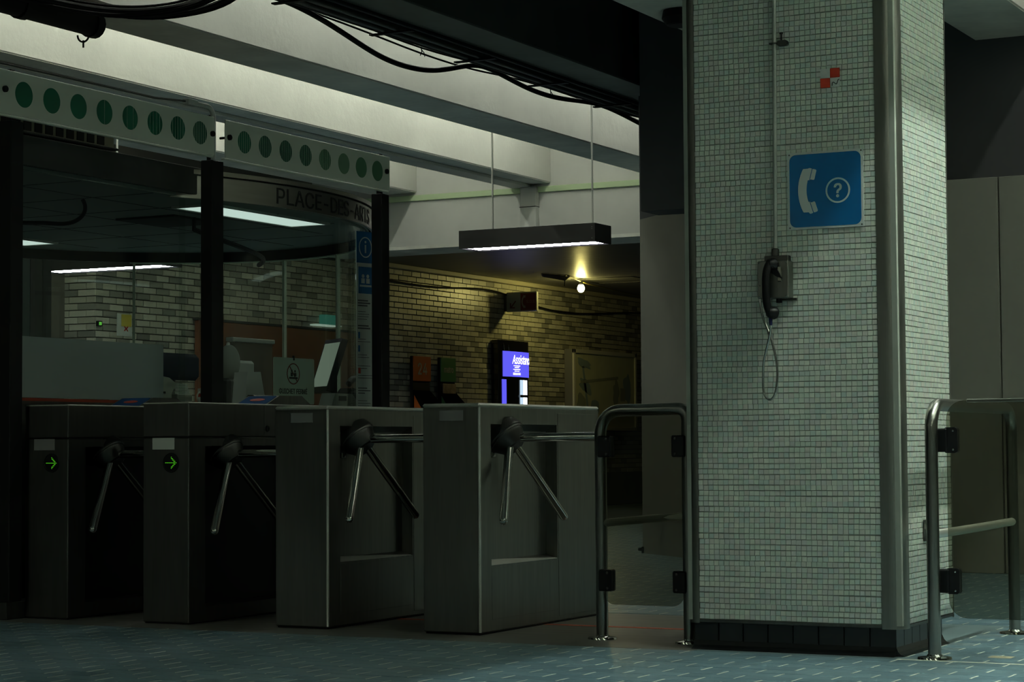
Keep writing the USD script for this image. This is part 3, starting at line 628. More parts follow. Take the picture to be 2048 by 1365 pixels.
obj('letter_i', on_panel(cat([prism(sbox(-.006, -.036, .006, .016), .001), prism(Point(0, .034).buffer(.008), .001)]), 2.085, .007), sign_white, ip)
obj('figures_symbol', on_panel(cat([prism(g, .001) for g in (Point(-.022, .026).buffer(.012), Point(.020, .026).buffer(.012), sbox(-.038, -.02, -.008, .012), sbox(.006, -.02, .036, .012), sbox(-.052, -.042, .052, -.03))]), 1.875, .007), sign_white, ip)
ls = []
for zc, ws, hh in ((1.745, (.09, .11, .085), .009), (1.675, (.07, .10, .095, .08), .0035), (1.585, (.095, .11), .009), (1.50, (.07, .11), .0035), (1.40, (.08, .10), .0035), (1.33, (.11, .08), .0035), (1.27, (.125, .125), .0035), (1.19, (.08, .11, .06), .006), (1.11, (.08, .11, .10), .0035)):
    for k, w in enumerate(ws): ls.append(on_panel(prism(sbox(-.068, -hh/2, -.068+w, hh/2), .0008), zc-.016*k, .006))
obj('printed_lines', cat(ls), grey_ink, ip, kind='stuff')
obj('red_mark', on_panel(prism(sbox(-.066, -.018, -.044, .018), .001), 1.30, .006), red_m, ip)
for z in (1.525, 1.44): obj('blue_mark', on_panel(prism(sbox(-.066, -.02, -.05, .02), .001), z, .006), blue_sign, ip)

# green-dotted strips on black posts
SX = -6.86
for y0, w, lab in ((7.86, .092, 'black square post at the left edge of the picture'), (9.50, .112, 'black square post between the two dotted strips'), (11.30, .092, 'black square post at the far end of the dotted strips')):
    t = thing('black_post', lab, 'post', (SX-.045, y0+w/2, 0), 'black posts of the booth')
    z0 = .085 if y0 < 8 else 0
    zt = 2.407
    obj('shaft', cbox(SX-.075, SX+.002, y0, y0+w, z0, zt, .004), black_m, t)
    obj('top_rod', cat([cbox(SX-.05, SX-.02, y0+.02, y0+.05, zt, 2.66, .003)]), black_m, t)
    if y0 < 8: obj('foot_block', cbox(-6.975, SX-.013, 7.86, 8.2, 0, .085, .004), steel_dark, t, label='low metal kerb under the post')
def dotted_strip(y0, y1, n, lab, shades, standoffs):
    t = thing('dotted_strip', lab, 'sign panel', (SX+.02, (y0+y1)/2, 2.43), 'dotted panels along the top of the booth')
    obj('panel', cbox(SX+.010, SX+.020, y0, y1, 2.428, 2.642, .003), acrylic, t)
    obj('lower_lip', cbox(SX-.012, SX+.012, y0, y1, 2.418, 2.428, .002), acrylic, t)
    for k in range(n):
        y = shades[k][0]; ri = .063; zc = 2.537
        g = shades[k][1]; el = Point(0, 0).buffer(ri, quad_segs=16)
        nb = shades[k][2]
        if nb:
            for q in range(nb):
                xx = -ri+2*ri*(q+.75)/(nb+.5); el = el.difference(sbox(xx-.0022, -.1, xx+.0022, .1))
        m = prism(el, .0012); v = m.vertices.copy(); m.vertices = np.c_[SX+.020+v[:, 2], y+v[:, 0], zc+v[:, 1]]; m.fix_normals()
        obj('dot', m, greens[g], t, label='green dot' if not nb else 'green dot of upright stripes')
    for y in standoffs:
        obj('standoff', lathe([(0, -.06), (.007, -.06), (.007, .0), (.016, .0), (.016, .012), (.013, .015), (0, .016)], (SX+.020, y, 2.545), (1, 0, 0), 14), black_m, t)
yA = [7.935+(k*.2075) for k in range(8)]
dotted_strip(7.70, 9.50, 8, 'pale panel with solid dark green dots, nearer left one', [(7.930, 0, 0), (8.135, 0, 0), (8.340, 0, 0), (8.545, 0, 1), (8.755, 0, 2), (8.965, 0, 4), (9.165, 0, 5), (9.365, 1, 6)], (7.79, 9.475))
dotted_strip(9.605, 11.372, 8, 'pale panel with fading striped green dots, right one', [(9.785, 0, 6), (9.99, 1, 6), (10.20, 1, 6), (10.41, 1, 6), (10.62, 2, 5), (10.83, 3, 0), (11.03, 2, 0), (11.22, 2, 0)], (9.635, 11.325))
pc = thing('post_conduit', 'pale conduit bending down into the middle black post', 'conduit', (SX, 9.53, 2.41))
obj('pipe', tube(densify([(SX-.01, 9.36, 2.700)]+arc((SX-.01, 9.47, 2.64), .06, math.pi/2, 0, (0, 1, 0), (0, 0, 1), 8)+[(SX-.01, 9.53, 2.41)], .04), .014, 10), white_m, pc, smooth=40)
obj('junction_box', cbox(SX-.03, SX+.015, 9.27, 9.36, 2.682, 2.715, .004), white_m, pc)
obj('lead', tube(densify([(SX-.01, 7.5, 2.675), (SX-.01, 8.5, 2.680), (SX-.01, 9.0, 2.680), (SX-.01, 9.27, 2.70)], .2), .006, 6), steel_dark, pc, smooth=40)
# vent on the booth roof
vt = thing('roof_vent', 'beige vent box with dark slots above the booth roof', 'vent', (-7.5, 8.3, 2.46))
obj('casing', cbox(-7.9, -7.20, 7.3, 9.08, 2.435, 2.555, .005), M('vent_beige', (.22, .215, .15), .6), vt)
for k in range(19):
    y = 7.42+.084*k
    obj('slot', box(-7.201, -7.194, y, y+.056, 2.448, 2.542), black_m, vt)
obj('lower_lip', cbox(-7.22, -7.16, 7.3, 9.07, 2.424, 2.436, .003), dark_conc, vt)

# things in the booth -------------------------------------------------
CZ = 1.06
ch = thing('office_chair', 'chair with a navy blue back inside the booth', 'chair', (-8.7, 11.5, 0))
obj('backrest', cbox(-8.63, -8.56, 11.27, 11.74, 1.275, 1.455, .03), navy, ch, smooth=50)
obj('seat', cbox(-9.05, -8.60, 11.30, 11.72, .56, .64, .03), navy, ch, smooth=50)
obj('back_support', cbox(-8.66, -8.63, 11.48, 11.54, .6, 1.38, .005), black_plastic, ch)
obj('gas_lift', lathe([(0, .08), (.03, .08), (.03, .56), (0, .56)], (-8.82, 11.51, 0), (0, 0, 1), 12), black_plastic, ch, smooth=40)
for k in range(5):
    a = 2*math.pi*k/5; obj('foot', tube([(-8.82, 11.51, .09), (-8.82+.15*math.cos(a), 11.51+.15*math.sin(a), .07), (-8.82+.28*math.cos(a), 11.51+.28*math.sin(a), .03)], .02, 8), black_plastic, ch, smooth=40)
ar = thing('cream_machine', 'cream rounded office machine in front of the blue chair back', 'machine', (-7.45, 9.75, CZ))
pr = Polygon([(9.55, CZ), (9.86, CZ), (9.86, 1.13), (9.905, 1.19), (9.84, 1.222), (9.72, 1.236), (9.52, 1.236)])
m = prism(pr, .2); m.vertices = np.c_[-7.60+m.vertices[:, 2], m.vertices[:, 0], m.vertices[:, 1]]; m.fix_normals()
obj('housing', m, cream, ar)
obj('paper_slot', box(-7.402, -7.397, 9.62, 9.80, 1.13, 1.142), black_m, ar)
bx = thing('paper_stack', 'pile of boxes and papers on the counter left of the middle post', 'papers', (-7.5, 9.98, CZ))
obj('box', cbox(-7.56, -7.40, 9.915, 10.06, CZ, 1.13, .004), cream, bx)
obj('sheets', cat([cbox(-7.555+.008*k, -7.41-.006*k, 9.905+.012*(k % 2), 10.05, 1.13+.016*k, 1.144+.016*k, .002) for k in range(4)]), paper, bx, kind='stuff')
mg = thing('drinking_mug', 'pale mug with a red band beside the middle post', 'mug', (-7.36, 10.115, CZ))
obj('cup', lathe([(0, 0), (.033, 0), (.035, .105), (.031, .105), (.029, .01), (0, .01)], (-7.36, 10.115, CZ), (0, 0, 1), 18), paper, mg, smooth=40)
obj('band', lathe([(.0345, .055), (.0356, .055), (.036, .075), (.035, .075)], (-7.36, 10.115, CZ), (0, 0, 1), 18), red_m, mg)
obj('handle', tube(arc((-7.36, 10.082, CZ+.055), .03, math.pi-1.3, math.pi+1.3, (0, 1, 0), (0, 0, 1), 8), .005, 6), paper, mg, smooth=40)
wb = thing('low_partition', 'low brown partition with a pale top rail at the back of the booth', 'partition', (-8.42, 12.1, 0))
obj('board', cbox(-8.44, -8.40, 11.90, 12.36, .2, 1.545, .004), M('brown_board', (.16, .12, .085), .6), wb)
obj('top_rail', cbox(-8.455, -8.39, 11.87, 12.38, 1.545, 1.575, .006), white_m, wb)
pk = thing('grey_bundle', 'rounded grey bag on a black stand right of the middle post', 'bag', (-7.85, 11.04, CZ))
sp = trimesh.creation.icosphere(3); sp.apply_scale([.07, .072, .115]); sp.apply_translation([-7.85, 11.06, 1.36])
obj('body', sp, M('grey_fabric', (.24, .25, .22), .8), pk, smooth=True)
obj('stand', cbox(-7.90, -7.80, 10.99, 11.07, CZ, 1.26, .02), black_plastic, pk)
obj('cap', lathe([(0, 0), (.014, 0), (.010, .02), (0, .022)], (-7.85, 11.05, 1.468), (0, 0, 1), 12), white_m, pk)
mo = thing('white_monitor', 'white computer monitor seen from behind in the booth', 'monitor', (-7.95, 11.3, CZ))
obj('back_shell', cbox(-8.0, -7.93, 11.22, 11.47, 1.24, 1.385, .018), white_m, mo, smooth=40)
obj('neck', cbox(-7.98, -7.95, 11.33, 11.38, CZ+.01, 1.26, .004), white_m, mo)
obj('base', cbox(-8.05, -7.90, 11.26, 11.44, CZ, CZ+.02, .006), white_m, mo)
wc = thing('white_printer', 'pale upright printer in front of the white monitor', 'printer', (-7.73, 11.12, CZ))
pr = Polygon([(10.99, CZ), (11.25, CZ), (11.21, 1.15), (11.165, 1.30), (11.02, 1.295), (11.0, 1.15)])
m = prism(pr, .1); m.vertices = np.c_[-7.78+m.vertices[:, 2], m.vertices[:, 0], m.vertices[:, 1]]; m.fix_normals(); obj('casing', m, white_m, wc)
obj('tray', cbox(-7.68, -7.62, 11.0, 11.22, CZ+.02, CZ+.09, .01), black_plastic, wc)
# closed-counter sign
cs = thing('closed_sign', 'white counter sign reading GUICHET FERMÉ with a crossed-out symbol', 'sign', (-7.32, 10.94, CZ))
SXX = -7.28
def on_yz(m, y, z, x=SXX):
    m = m.copy(); v = m.vertices.copy(); m.vertices = np.c_[x+v[:, 2], y+v[:, 0], z+v[:, 1]]; m.fix_normals(); return m
sy = 10.94
dk_red = M('dark_red_print', (.16, .02, .01), .5)
obj('plate', on_yz(prism(rrect(.45, .285, .012), .005), sy, 1.228), M('sign_pale_green', (.40, .47, .41), .5), cs)
obj('prohibition_ring', on_yz(prism(affinity.scale(Point(0, 0).buffer(.066, quad_segs=20).difference(Point(0, 0).buffer(.059, quad_segs=20)), 1.08, 1), .001), sy-.01, 1.272, SXX+.005), dk_red, cs)
obj('slash', on_yz(prism(affinity.rotate(sbox(-.064, -.004, .064, .004), -48, origin=(0, 0)), .0008), sy-.01, 1.272, SXX+.005), dk_red, cs)
obj('figures_symbol', on_yz(cat([prism(g, .0009) for g in (Point(-.018, .022).buffer(.008), Point(.018, .020).buffer(.008), sbox(-.03, -.012, -.006, .012), sbox(.006, -.012, .032, .010), sbox(-.046, -.028, .046, -.016))]), sy-.01, 1.268, SXX+.0052), ink, cs)
obj('lettering', on_yz(words('GUICHET FERMÉ', .030, .31, .001, True), sy-.01, 1.168, SXX+.005), ink, cs)
obj('small_line', on_yz(prism(sbox(-.06, -.002, .08, .002), .0008), sy, 1.115, SXX+.005), grey_ink, cs)
obj('clip', cbox(SXX-.002, SXX+.009, sy-.012, sy+.002, 1.355, 1.385, .002), black_plastic, cs)
obj('stand', cbox(SXX-.06, SXX+.002, sy-.12, sy+.12, CZ, CZ+.03, .003), steel_dark, cs)
# black touch screen
ts = thing('black_touch_screen', 'black framed screen tilted back beside the closed sign', 'monitor', (-7.35, 11.47, CZ))
tl_ = math.radians(18); nrm = np.array([-.6*math.cos(tl_), -.8*math.cos(tl_), math.sin(tl_)]); xd = np.array([.8, -.6, 0]); yd = np.cross(nrm, xd)
sc_c = np.array([-7.38, 11.465, 1.345])
obj('frame', frame(prism(rrect(.315, .355, .012), .04), sc_c-.04*nrm, xd, yd), black_plastic, ts)
obj('screen', frame(prism(sbox(-.135, -.145, .135, .15), .002), sc_c, xd, yd), emit('idle_screen', (.50, .66, .50), .22), ts, label='pale green lit screen')
obj('base', cat([cbox(-7.45, -7.32, 11.47, 11.60, CZ, CZ+.03, .01), cbox(-7.40, -7.36, 11.52, 11.57, CZ+.02, 1.30, .004)]), black_plastic, ts, kind='stuff')
pt = thing('payment_terminal', 'pale sloping payment console below the tilted screen', 'terminal', (-7.24, 11.36, CZ))
pr = Polygon([(11.18, CZ), (11.56, CZ), (11.43, 1.155), (11.23, 1.157)])
m = prism(pr, .10); m.vertices = np.c_[-7.26+m.vertices[:, 2], m.vertices[:, 0], m.vertices[:, 1]]; m.fix_normals(); obj('housing', m, M('console_grey', (.26, .28, .25), .5), pt)
obj('key_row', cbox(-7.165, -7.158, 11.27, 11.36, 1.11, 1.14, .001), seam_m, pt)
cm = thing('desk_phone', 'black telephone set behind the notice panel', 'telephone', (-7.36, 11.72, CZ))
obj('body', cbox(-7.42, -7.28, 11.62, 11.82, CZ, 1.20, .03), black_plastic, cm)
obj('receiver', tube(spline([(-7.28, 11.58, 1.225), (-7.29, 11.64, 1.255), (-7.31, 11.74, 1.255), (-7.33, 11.84, 1.215)], 14), .022, 10), black_plastic, cm, smooth=40)

# ------------------------------------------------------------------ beam services
py = thing('beam_pipe', 'thick black pipe under the white beam at the top left', 'pipe', (-8.2, 9.2, 3.4))
obj('pipe', tube([(-8.26, 6.5, 3.42), (-8.26, 8.5, 3.42), (-8.26, 10.22, 3.42)], .072, 16), black_m, py, smooth=40)
for y in (9.55, 10.2): obj('collar', tube([(-8.26, y-.03, 3.42), (-8.26, y, 3.42), (-8.26, y+.03, 3.42)], .082, 16), black_m, py, smooth=40)
obj('hanger_ring', cat([tube(arc((-8.33, 10.2, 3.365), .045, math.pi, 2*math.pi, (1, 0, 0), (0, 0, 1), 10), .006, 6), tube([(-8.33, 10.2, 3.33), (-8.33, 10.2, 3.31), (-8.33, 10.2, 3.285)], .006, 6)]), black_m, py)
cb = [[(-8.12, 8.2, 3.43), (-8.10, 9.2, 3.42), (-8.02, 9.8, 3.405), (-7.82, 10.15, 3.395), (-7.5, 10.21, 3.40), (-7.2, 10.15, 3.43), (-7.05, 10.09, 3.46)]]
cbt = thing('cable_bundle', 'bundle of black cables sweeping from one beam to the next at the top left', 'cables', (-7.8, 9.9, 3.4))
for k in range(12):
    dx, dy, dz = rng.uniform(-.03, .07), rng.uniform(-.36, .03), rng.uniform(-.015, .04); pts = [(min(x+dx, -7.04), y+dy*(1-.4*(i/6)), min(z+dz, 3.465)) for i, (x, y, z) in enumerate(cb[0])]
    obj('cable', tube(spline(pts, 40), rng.choice([.008, .012, .016]), 8), rubber, cbt, smooth=40)
swag = [(-7.03, 10.2, 3.49), (-7.03, 10.558, 3.485), (-7.03, 10.862, 3.452), (-7.03, 11.207, 3.393), (-7.03, 11.569, 3.334), (-7.03, 11.949, 3.320), (-7.03, 12.281, 3.352), (-7.03, 12.557, 3.412), (-7.03, 12.916, 3.482), (-7.03, 13.213, 3.472), (-7.03, 13.6, 3.436), (-7.03, 14.089, 3.430), (-7.03, 14.431, 3.455), (-7.03, 14.832, 3.482), (-7.03, 15.155, 3.475), (-7.03, 15.665, 3.435), (-7.03, 16.1, 3.42)]
tag(obj('swagged_cable', tube(spline(swag, 160), .0175, 10), rubber, smooth=40), 'thick black cable hanging in swags under the dark beam', 'cable')
th1 = [(-7.045, 10.3, 3.49), (-7.045, 11.0, 3.478), (-7.045, 11.389, 3.468), (-7.045, 12.05, 3.445), (-7.045, 12.952, 3.452), (-7.045, 13.251, 3.468), (-7.045, 13.72, 3.485), (-7.045, 14.474, 3.487), (-7.045, 15.0, 3.482), (-7.045, 15.7, 3.46)]
tag(obj('thin_cable', tube(spline(th1, 120), .0065, 8), rubber, smooth=40), 'thin black cable hanging a little below the dark beam', 'cable')
th2 = [(-7.04, 10.3, 3.47), (-7.04, 11.3, 3.485), (-7.04, 12.15, 3.468), (-7.04, 13.0, 3.486), (-7.04, 13.7, 3.477), (-7.04, 14.1, 3.487), (-7.04, 14.9, 3.474), (-7.04, 15.7, 3.488)]
tag(obj('thin_cable', tube(spline([(x+.03, y, z) for x, y, z in th2], 120), .006, 8), rubber, smooth=40), 'thin black cable tied close along the edge of the dark beam', 'cable')
for y in (12.13, 14.05):
    o = obj('cable_tie', cat([tube([(-7.05, y, 3.49), (-7.05, y+.01, 3.46), (-7.05, y-.01, 3.43)], .004, 5), tube([(-7.05, y+.01, 3.47), (-7.05, y+.04, 3.455), (-7.05, y+.05, 3.43)], .003, 5)]), M(f'tie_plastic_{int(y)}', (.03, .03, .03), .5))
    tag(o, 'nearer cable tie under the dark beam' if y < 13 else 'farther cable tie under the dark beam', 'cable tie')
cp = thing('beam_conduits', 'row of dark conduits clipped under the dark beam', 'conduits', (-6.8, 12, 3.46))
for x, r, z in ((-6.98, .014, 3.478), (-6.90, .022, 3.468), (-6.81, .022, 3.468), (-6.73, .014, 3.476)):
    obj('conduit', tube([(x, 8.5, z), (x, 12, z), (x, 19, z)], r, 10), steel_dark if r > .02 else black_m, cp, smooth=40)
for y in np.arange(9.2, 18, 1.1): obj('clip', cbox(-7.01, -6.69, y, y+.04, 3.436, 3.446, .002), black_m, cp)
tr = thing('cable_tray', 'white steel tray along the underside of a beam, turning down the bulkhead wall', 'cable tray', (-9.92, 15, 3.47))
obj('tray', cbox(-10.03, -9.83, 8.0, 19.14, 3.462, 3.494, .004), white_m, tr)
obj('drop', cbox(-9.925, -9.745, 19.07, 19.149, 2.95, 3.462, .006), white_m, tr)
obj('joint_cover', cbox(-9.93, -9.74, 19.062, 19.149, 3.255, 3.262, .002), steel_dark, tr)
# round object by the pillar top
spk = thing('ceiling_speaker', 'round dark object under the beam at the top left of the pillar', 'ceiling speaker', (-5.08, 11.93, 3.49))
obj('housing', lathe([(0, 0), (.11, 0), (.12, -.05), (.09, -.09), (0, -.10)], (-5.08, 11.93, 3.495), (0, 0, 1), 28), black_m, spk, smooth=40)
obj('grille', lathe([(0, -.102), (.08, -.095), (.085, -.09), (0, -.09)], (-5.08, 11.93, 3.495), (0, 0, 1), 24), black_plastic, spk, smooth=40)

# ------------------------------------------------------------------ hanging lamps
pend_black = M('pendant_black', (.018, .018, .016), .45)
pend_m = emit('pendant_diffuser', (.90, .86, 1.0), 7.0)
def pendant(x0, x1, y, z, label, zt, rods):
    t = thing('hanging_lamp', label, 'lamp', ((x0+x1)/2, y+.16, z), 'long black hanging lamps')
    ow, w = .32, .012
    obj('housing', cat([cbox(x0, x1, y, y+w, z, z+.158, .002), cbox(x0, x1, y+ow-w, y+ow, z, z+.158, .002), cbox(x0, x0+w, y+w, y+ow-w, z, z+.158, .002), cbox(x1-w, x1, y+w, y+ow-w, z, z+.158, .002), box(x0+w, x1-w, y+w, y+ow-w, z+.146, z+.158)]), pend_black, t)
    obj('lit_diffuser', box(x0+.05, x1-.05, y+.05, y+ow-.05, z+.006, z+.02), pend_m, t, label='lit lamp underside')
    for x in rods: obj('rod', tube([(x, y+.16, z+.155), (x, y+.16, (z+zt)/2), (x, y+.16, zt)], .009, 8), white_m, t, smooth=40)
    for dz in (.03, .11, .125): obj('rivet', lathe([(0, 0), (.005, 0), (0, .003)], (x1-.03, y, z+dz), (0, -1, 0), 8), steel, t)
pendant(-8.93, -7.617, 16.0, 2.535, 'black hanging lamp with lit underside in front of the white bulkhead', 4.6, (-8.68, -7.717))
pendant(-11.95, -10.64, 14.0, 2.33, 'black hanging lamp with lit underside seen through the booth glass', 4.6, (-11.75, -11.2))

# ------------------------------------------------------------------ far corner by the brick wall
bl = thing('bare_bulb', 'bare lit bulb hanging on a wire below the low ceiling', 'light bulb', (-11.60, 23.94, 2.93))
bs = trimesh.creation.icosphere(3); bs.apply_scale([.046, .046, .055]); bs.apply_translation([-11.60, 23.94, 2.806])
obj('globe', bs, emit('bulb_glow', (1.0, .87, .27), 165), bl, smooth=True, label='lit yellow white globe')
obj('socket', lathe([(0, 0), (.022, 0), (.026, .035), (.016, .045), (0, .045)], (-11.60, 23.94, 2.85), (0, 0, 1), 14), black_plastic, bl, smooth=40)
wp = spline([(-11.5, 23.3, 2.92), (-11.54, 23.6, 2.912), (-11.60, 23.94, 2.893), (-11.78, 24.9, 2.895), (-12.0, 25.9, 2.91), (-12.2, 27.1, 2.92)], 40)
tag(obj('lamp_wire', tube(wp, .008, 6), M('yellow_wire', (.30, .24, .05), .5), smooth=40), 'wire strung along the low ceiling to the bare bulb', 'wire')
cv = thing('torn_ceiling_cover', 'torn dark cover hanging from the low ceiling near the bulb', 'cover', (-11.6, 23.2, 2.93))
obj('flap', trimesh.Trimesh([(-11.66, 22.95, 2.928), (-11.50, 23.40, 2.926), (-11.60, 23.45, 2.875), (-11.70, 23.05, 2.90), (-11.64, 22.95, 2.920), (-11.48, 23.40, 2.918), (-11.58, 23.45, 2.867), (-11.68, 23.05, 2.892)], [[0, 1, 2], [0, 2, 3], [4, 6, 5], [4, 7, 6], [0, 4, 5], [0, 5, 1], [1, 5, 6], [1, 6, 2], [2, 6, 7], [2, 7, 3], [3, 7, 4], [3, 4, 0]], process=False), black_m, cv)
obj('loose_end', tube([(-11.58, 23.42, 2.93), (-11.575, 23.43, 2.86), (-11.58, 23.43, 2.80)], .006, 6), black_m, cv)
cvp = thing('ceiling_panel', 'flat square access panel on the low ceiling above the bulb', 'panel', (-11.2, 24.1, 2.925))
obj('frame', cat([box(-11.75, -10.9, 23.95, 23.965, 2.924, 2.93), box(-11.75, -10.9, 24.75, 24.765, 2.924, 2.93), box(-11.75, -11.735, 23.95, 24.765, 2.924, 2.93), box(-10.915, -10.9, 23.95, 24.765, 2.924, 2.93)]), seam_m, cvp)
so = thing('sos_sign', 'double sided sign with arrow and red S.O.S. telephone panel on the brick wall', 'sign', (-12.26, 23.57, 2.64))
X0, X1, SY, Z0, Z1 = -12.46, -12.03, 23.55, 2.515, 2.762
obj('casing', cbox(X0, X1, SY, SY+.05, Z0, Z1, .006), M('sign_casing', (.36, .37, .33), .4), so)
obj('bracket', cbox(-12.50, X0+.01, SY+.005, SY+.045, Z0+.01, Z1-.01, .003), steel_dark, so)
def on_xz(m, x, z, y=SY):
    m = m.copy(); v = m.vertices.copy(); m.vertices = np.c_[x+v[:, 0], y-v[:, 2], z+v[:, 1]]; m.fix_normals(); return m
zc = (Z0+Z1)/2
obj('white_half', on_xz(prism(sbox(-.092, -.107, .092, .107), .002), X0+.105, zc), M('sign_half_grey', (.30, .33, .31), .5), so)
obj('red_half', on_xz(prism(sbox(-.108, -.107, .108, .107), .002), X1-.118, zc), M('dark_red_panel', (.16, .012, .012), .45), so, label='dark red half')
ar_ = cat([prism(affinity.rotate(sbox(-.008, -.055, .008, .055), -40, origin=(0, 0)), .001), prism(affinity.translate(sbox(-.012, -.008, .06, .008), -.037, -.043), .001), prism(affinity.translate(sbox(-.008, -.008, .008, .06), -.040, -.043), .001)])
obj('arrow_symbol', on_xz(ar_, X0+.10, zc-.03, SY-.002), M('dark_red_arrow', (.12, .01, .01), .5), so)
hs2 = Point(.07, 0).buffer(.105, quad_segs=24).difference(Point(.07, 0).buffer(.085, quad_segs=24)).intersection(sbox(-.1, -.075, .03, .075)).union(sbox(-.008, .05, .022, .08)).union(sbox(-.008, -.08, .022, -.05))
obj('handset_symbol', on_xz(prism(hs2, .001), X1-.180, zc, SY-.002), M('sign_pale', (.30, .28, .24), .5), so)
obj('lettering', on_xz(words('S.O.S.', .036, .125, .001, True), X1-.080, zc, SY-.002), M('sign_letter_pink', (.26, .13, .10), .5), so)
wc_ = [(-12.46, 19.9, 2.75), (-12.46, 20.9, 2.72), (-12.46, 22.0, 2.725), (-12.46, 23.4, 2.75), (-12.46, 23.66, 2.72), (-12.46, 24.6, 2.62), (-12.46, 25.7, 2.61), (-12.46, 27.0, 2.69), (-12.46, 28.2, 2.72)]
tag(obj('wall_cable', tube(spline(wc_, 80), .011, 7), rubber, smooth=40), 'dark cable sagging along the brick wall behind the S.O.S. sign', 'cable')
# help column
ac = thing('assistance_column', 'black help column with glowing blue panel reading Assistance', 'help point', (-12.2, 23.6, 0))
ay0, ay1 = 23.20, 24.03; ax = -12.40
def bulge(y0, y1, z0, z1, x0, dep, n=12):
    yc, hw = (y0+y1)/2, (y1-y0)/2; P = [(y0, x0)]+[(yc+hw*math.sin(a), x0+dep*math.cos(a)-dep*math.cos(1.2)) for a in np.linspace(-1.2, 1.2, n)]
    P = [(x0, y0)]+[(x0+dep*(math.cos(a)-math.cos(1.2)), yc+hw*math.sin(a)/math.sin(1.2)) for a in np.linspace(-1.2, 1.2, n)]+[(x0, y1)]
    P += [(-12.49, y1), (-12.49, y0)]
    m = prism(Polygon(P).buffer(0), z1-z0); m.apply_translation([0, 0, z0]); return m
gloss_black = M('glossy_black', (.008, .008, .009), .12, coat=.4)
obj('column', bulge(ay0, ay1, 0, 2.03, ax, .06), gloss_black, ac, smooth=30)
hd = bulge(ay0, ay1, 2.03, 2.15, ax, .06); obj('head', hd, gloss_black, ac, smooth=30)
obj('glass_edge', cat([tube([(ax+.04, y, 2.02), (ax+.035, y, 2.08), (ax-.01, y+.03, 2.152)], .007, 6) for y in (23.30, 23.42)]), chrome, ac)
blue_glow = emit('blue_lit_panel', (.13, .12, 1.0), .95)
def bfront(m2, dx=.003):
    """puts flat yz artwork on the bulged front"""
    m2 = m2.copy(); v = m2.vertices.copy(); yc, hw = (ay0+ay1)/2, (ay1-ay0)/2
    a = np.arcsin(np.clip((v[:, 0]-yc)/hw*math.sin(1.2), -.99, .99)); m2.vertices = np.c_[ax+.06*(np.cos(a)-math.cos(1.2))+dx+v[:, 2], v[:, 0], v[:, 1]]; return m2
def gridded(y0, y1, z0, z1, th=.006, n=16):
    ys = np.linspace(y0, y1, n); return cat([box(a, b, z0, z1, 0, th) for a, b in zip(ys[:-1], ys[1:])])
obj('lit_panel', bfront(gridded(23.29, 24.02, 1.695, 2.015)), blue_glow, ac, label='glowing blue panel')
wtxt = emit('white_lit_letters', (.95, .93, 1.0), 1.6)
tx = words('Assistance', .105, .58, .002, True); v = tx.vertices.copy(); v[:, 0] += .22*v[:, 1]; tx.vertices = v; tx.apply_translation([23.80, 1.915, 0]); keep = tx.triangles_center[:, 0] < 24.03; tx.update_faces(keep)
tx = tx.subdivide_to_size(.06) if len(tx.faces) < 40000 else tx
obj('lettering', bfront(tx, .010), wtxt, ac, label='white letters Assistance')
obj('small_print', cat([bfront(gridded(23.62-w/2, 23.62+w/2, z-.006, z+.006, .002, 5), .010) for z, w in ((1.835, .18), (1.815, .12), (1.79, .19), (1.768, .13), (1.742, .20), (1.725, .20))]), wtxt, ac)
obj('lit_slot', bfront(gridded(23.27, 23.36, .6, 1.66)), blue_glow, ac, label='glowing blue slot')
obj('lit_slot', bfront(gridded(23.72, 23.80, .6, 1.66)), emit('pale_blue_slot', (.62, .82, 1.0), .9), ac, label='pale blue lit slot')
obj('lit_slot', bfront(gridded(23.80, 23.93, .6, 1.66), .005), emit('white_slot', (.88, .9, 1.0), 2.2), ac, label='white lit slot')
obj('crossbar', bfront(gridded(23.70, 23.95, 1.44, 1.47), .014), gloss_black, ac)
# map case
mp = thing('map_case', 'framed neighbourhood map behind glass on the brick wall', 'map', (-12.45, 26.27, 1.6))
my0, my1, mz0, mz1 = 25.27, 27.29, 1.03, 2.118
fr_m = M('case_frame', (.72, .70, .60), .35, .2)
obj('case', cbox(-12.5, -12.38, my0, my1, mz0, mz1, .004), M('case_grey', (.2, .2, .19), .5), mp)
obj('frame', cat([cbox(-12.385, -12.355, my0, my1, mz1-.055, mz1, .004), cbox(-12.385, -12.355, my0, my1, mz0, mz0+.05, .004), cbox(-12.385, -12.355, my0, my0+.055, mz0, mz1, .004), cbox(-12.385, -12.355, my1-.055, my1, mz0, mz1, .004)]), fr_m, mp)
obj('sheet', box(-12.38, -12.374, my0+.05, my1-.05, mz0+.045, mz1-.05), M('map_paper', (.74, .71, .53), .6, vary=.1, vs=3), mp)
def on_map(poly, d=0.0): return on_yz(prism(poly, .001), 0, 0, -12.374+d)
def blob(y, z, ry, rz, rot=0, seed=0):
    a = np.linspace(0, 2*np.pi, 26, endpoint=False); r = 1+.25*(meshkit.noise(np.c_[np.cos(a)*2+seed, np.sin(a)*2, 0*a])-.5)*2
    return affinity.rotate(Polygon(np.c_[y+ry*r*np.cos(a), z+rz*r*np.sin(a)]), rot)
blue_map, dk_map = M('map_blue', (.36, .44, .50), .6), M('map_grey', (.40, .40, .34), .6)
obj('printed_water', cat([on_map(blob(25.62, 1.93, .2, .06, -12, 1)), on_map(blob(25.66, 1.62, .2, .09, -20, 2)), on_map(affinity.rotate(sbox(25.62, 1.3, 25.68, 1.9), 14)), on_map(blob(25.95, 1.35, .12, .12, 30, 3)), on_map(blob(27.0, 1.62, .14, .2, 10, 4))]), blue_map, mp)
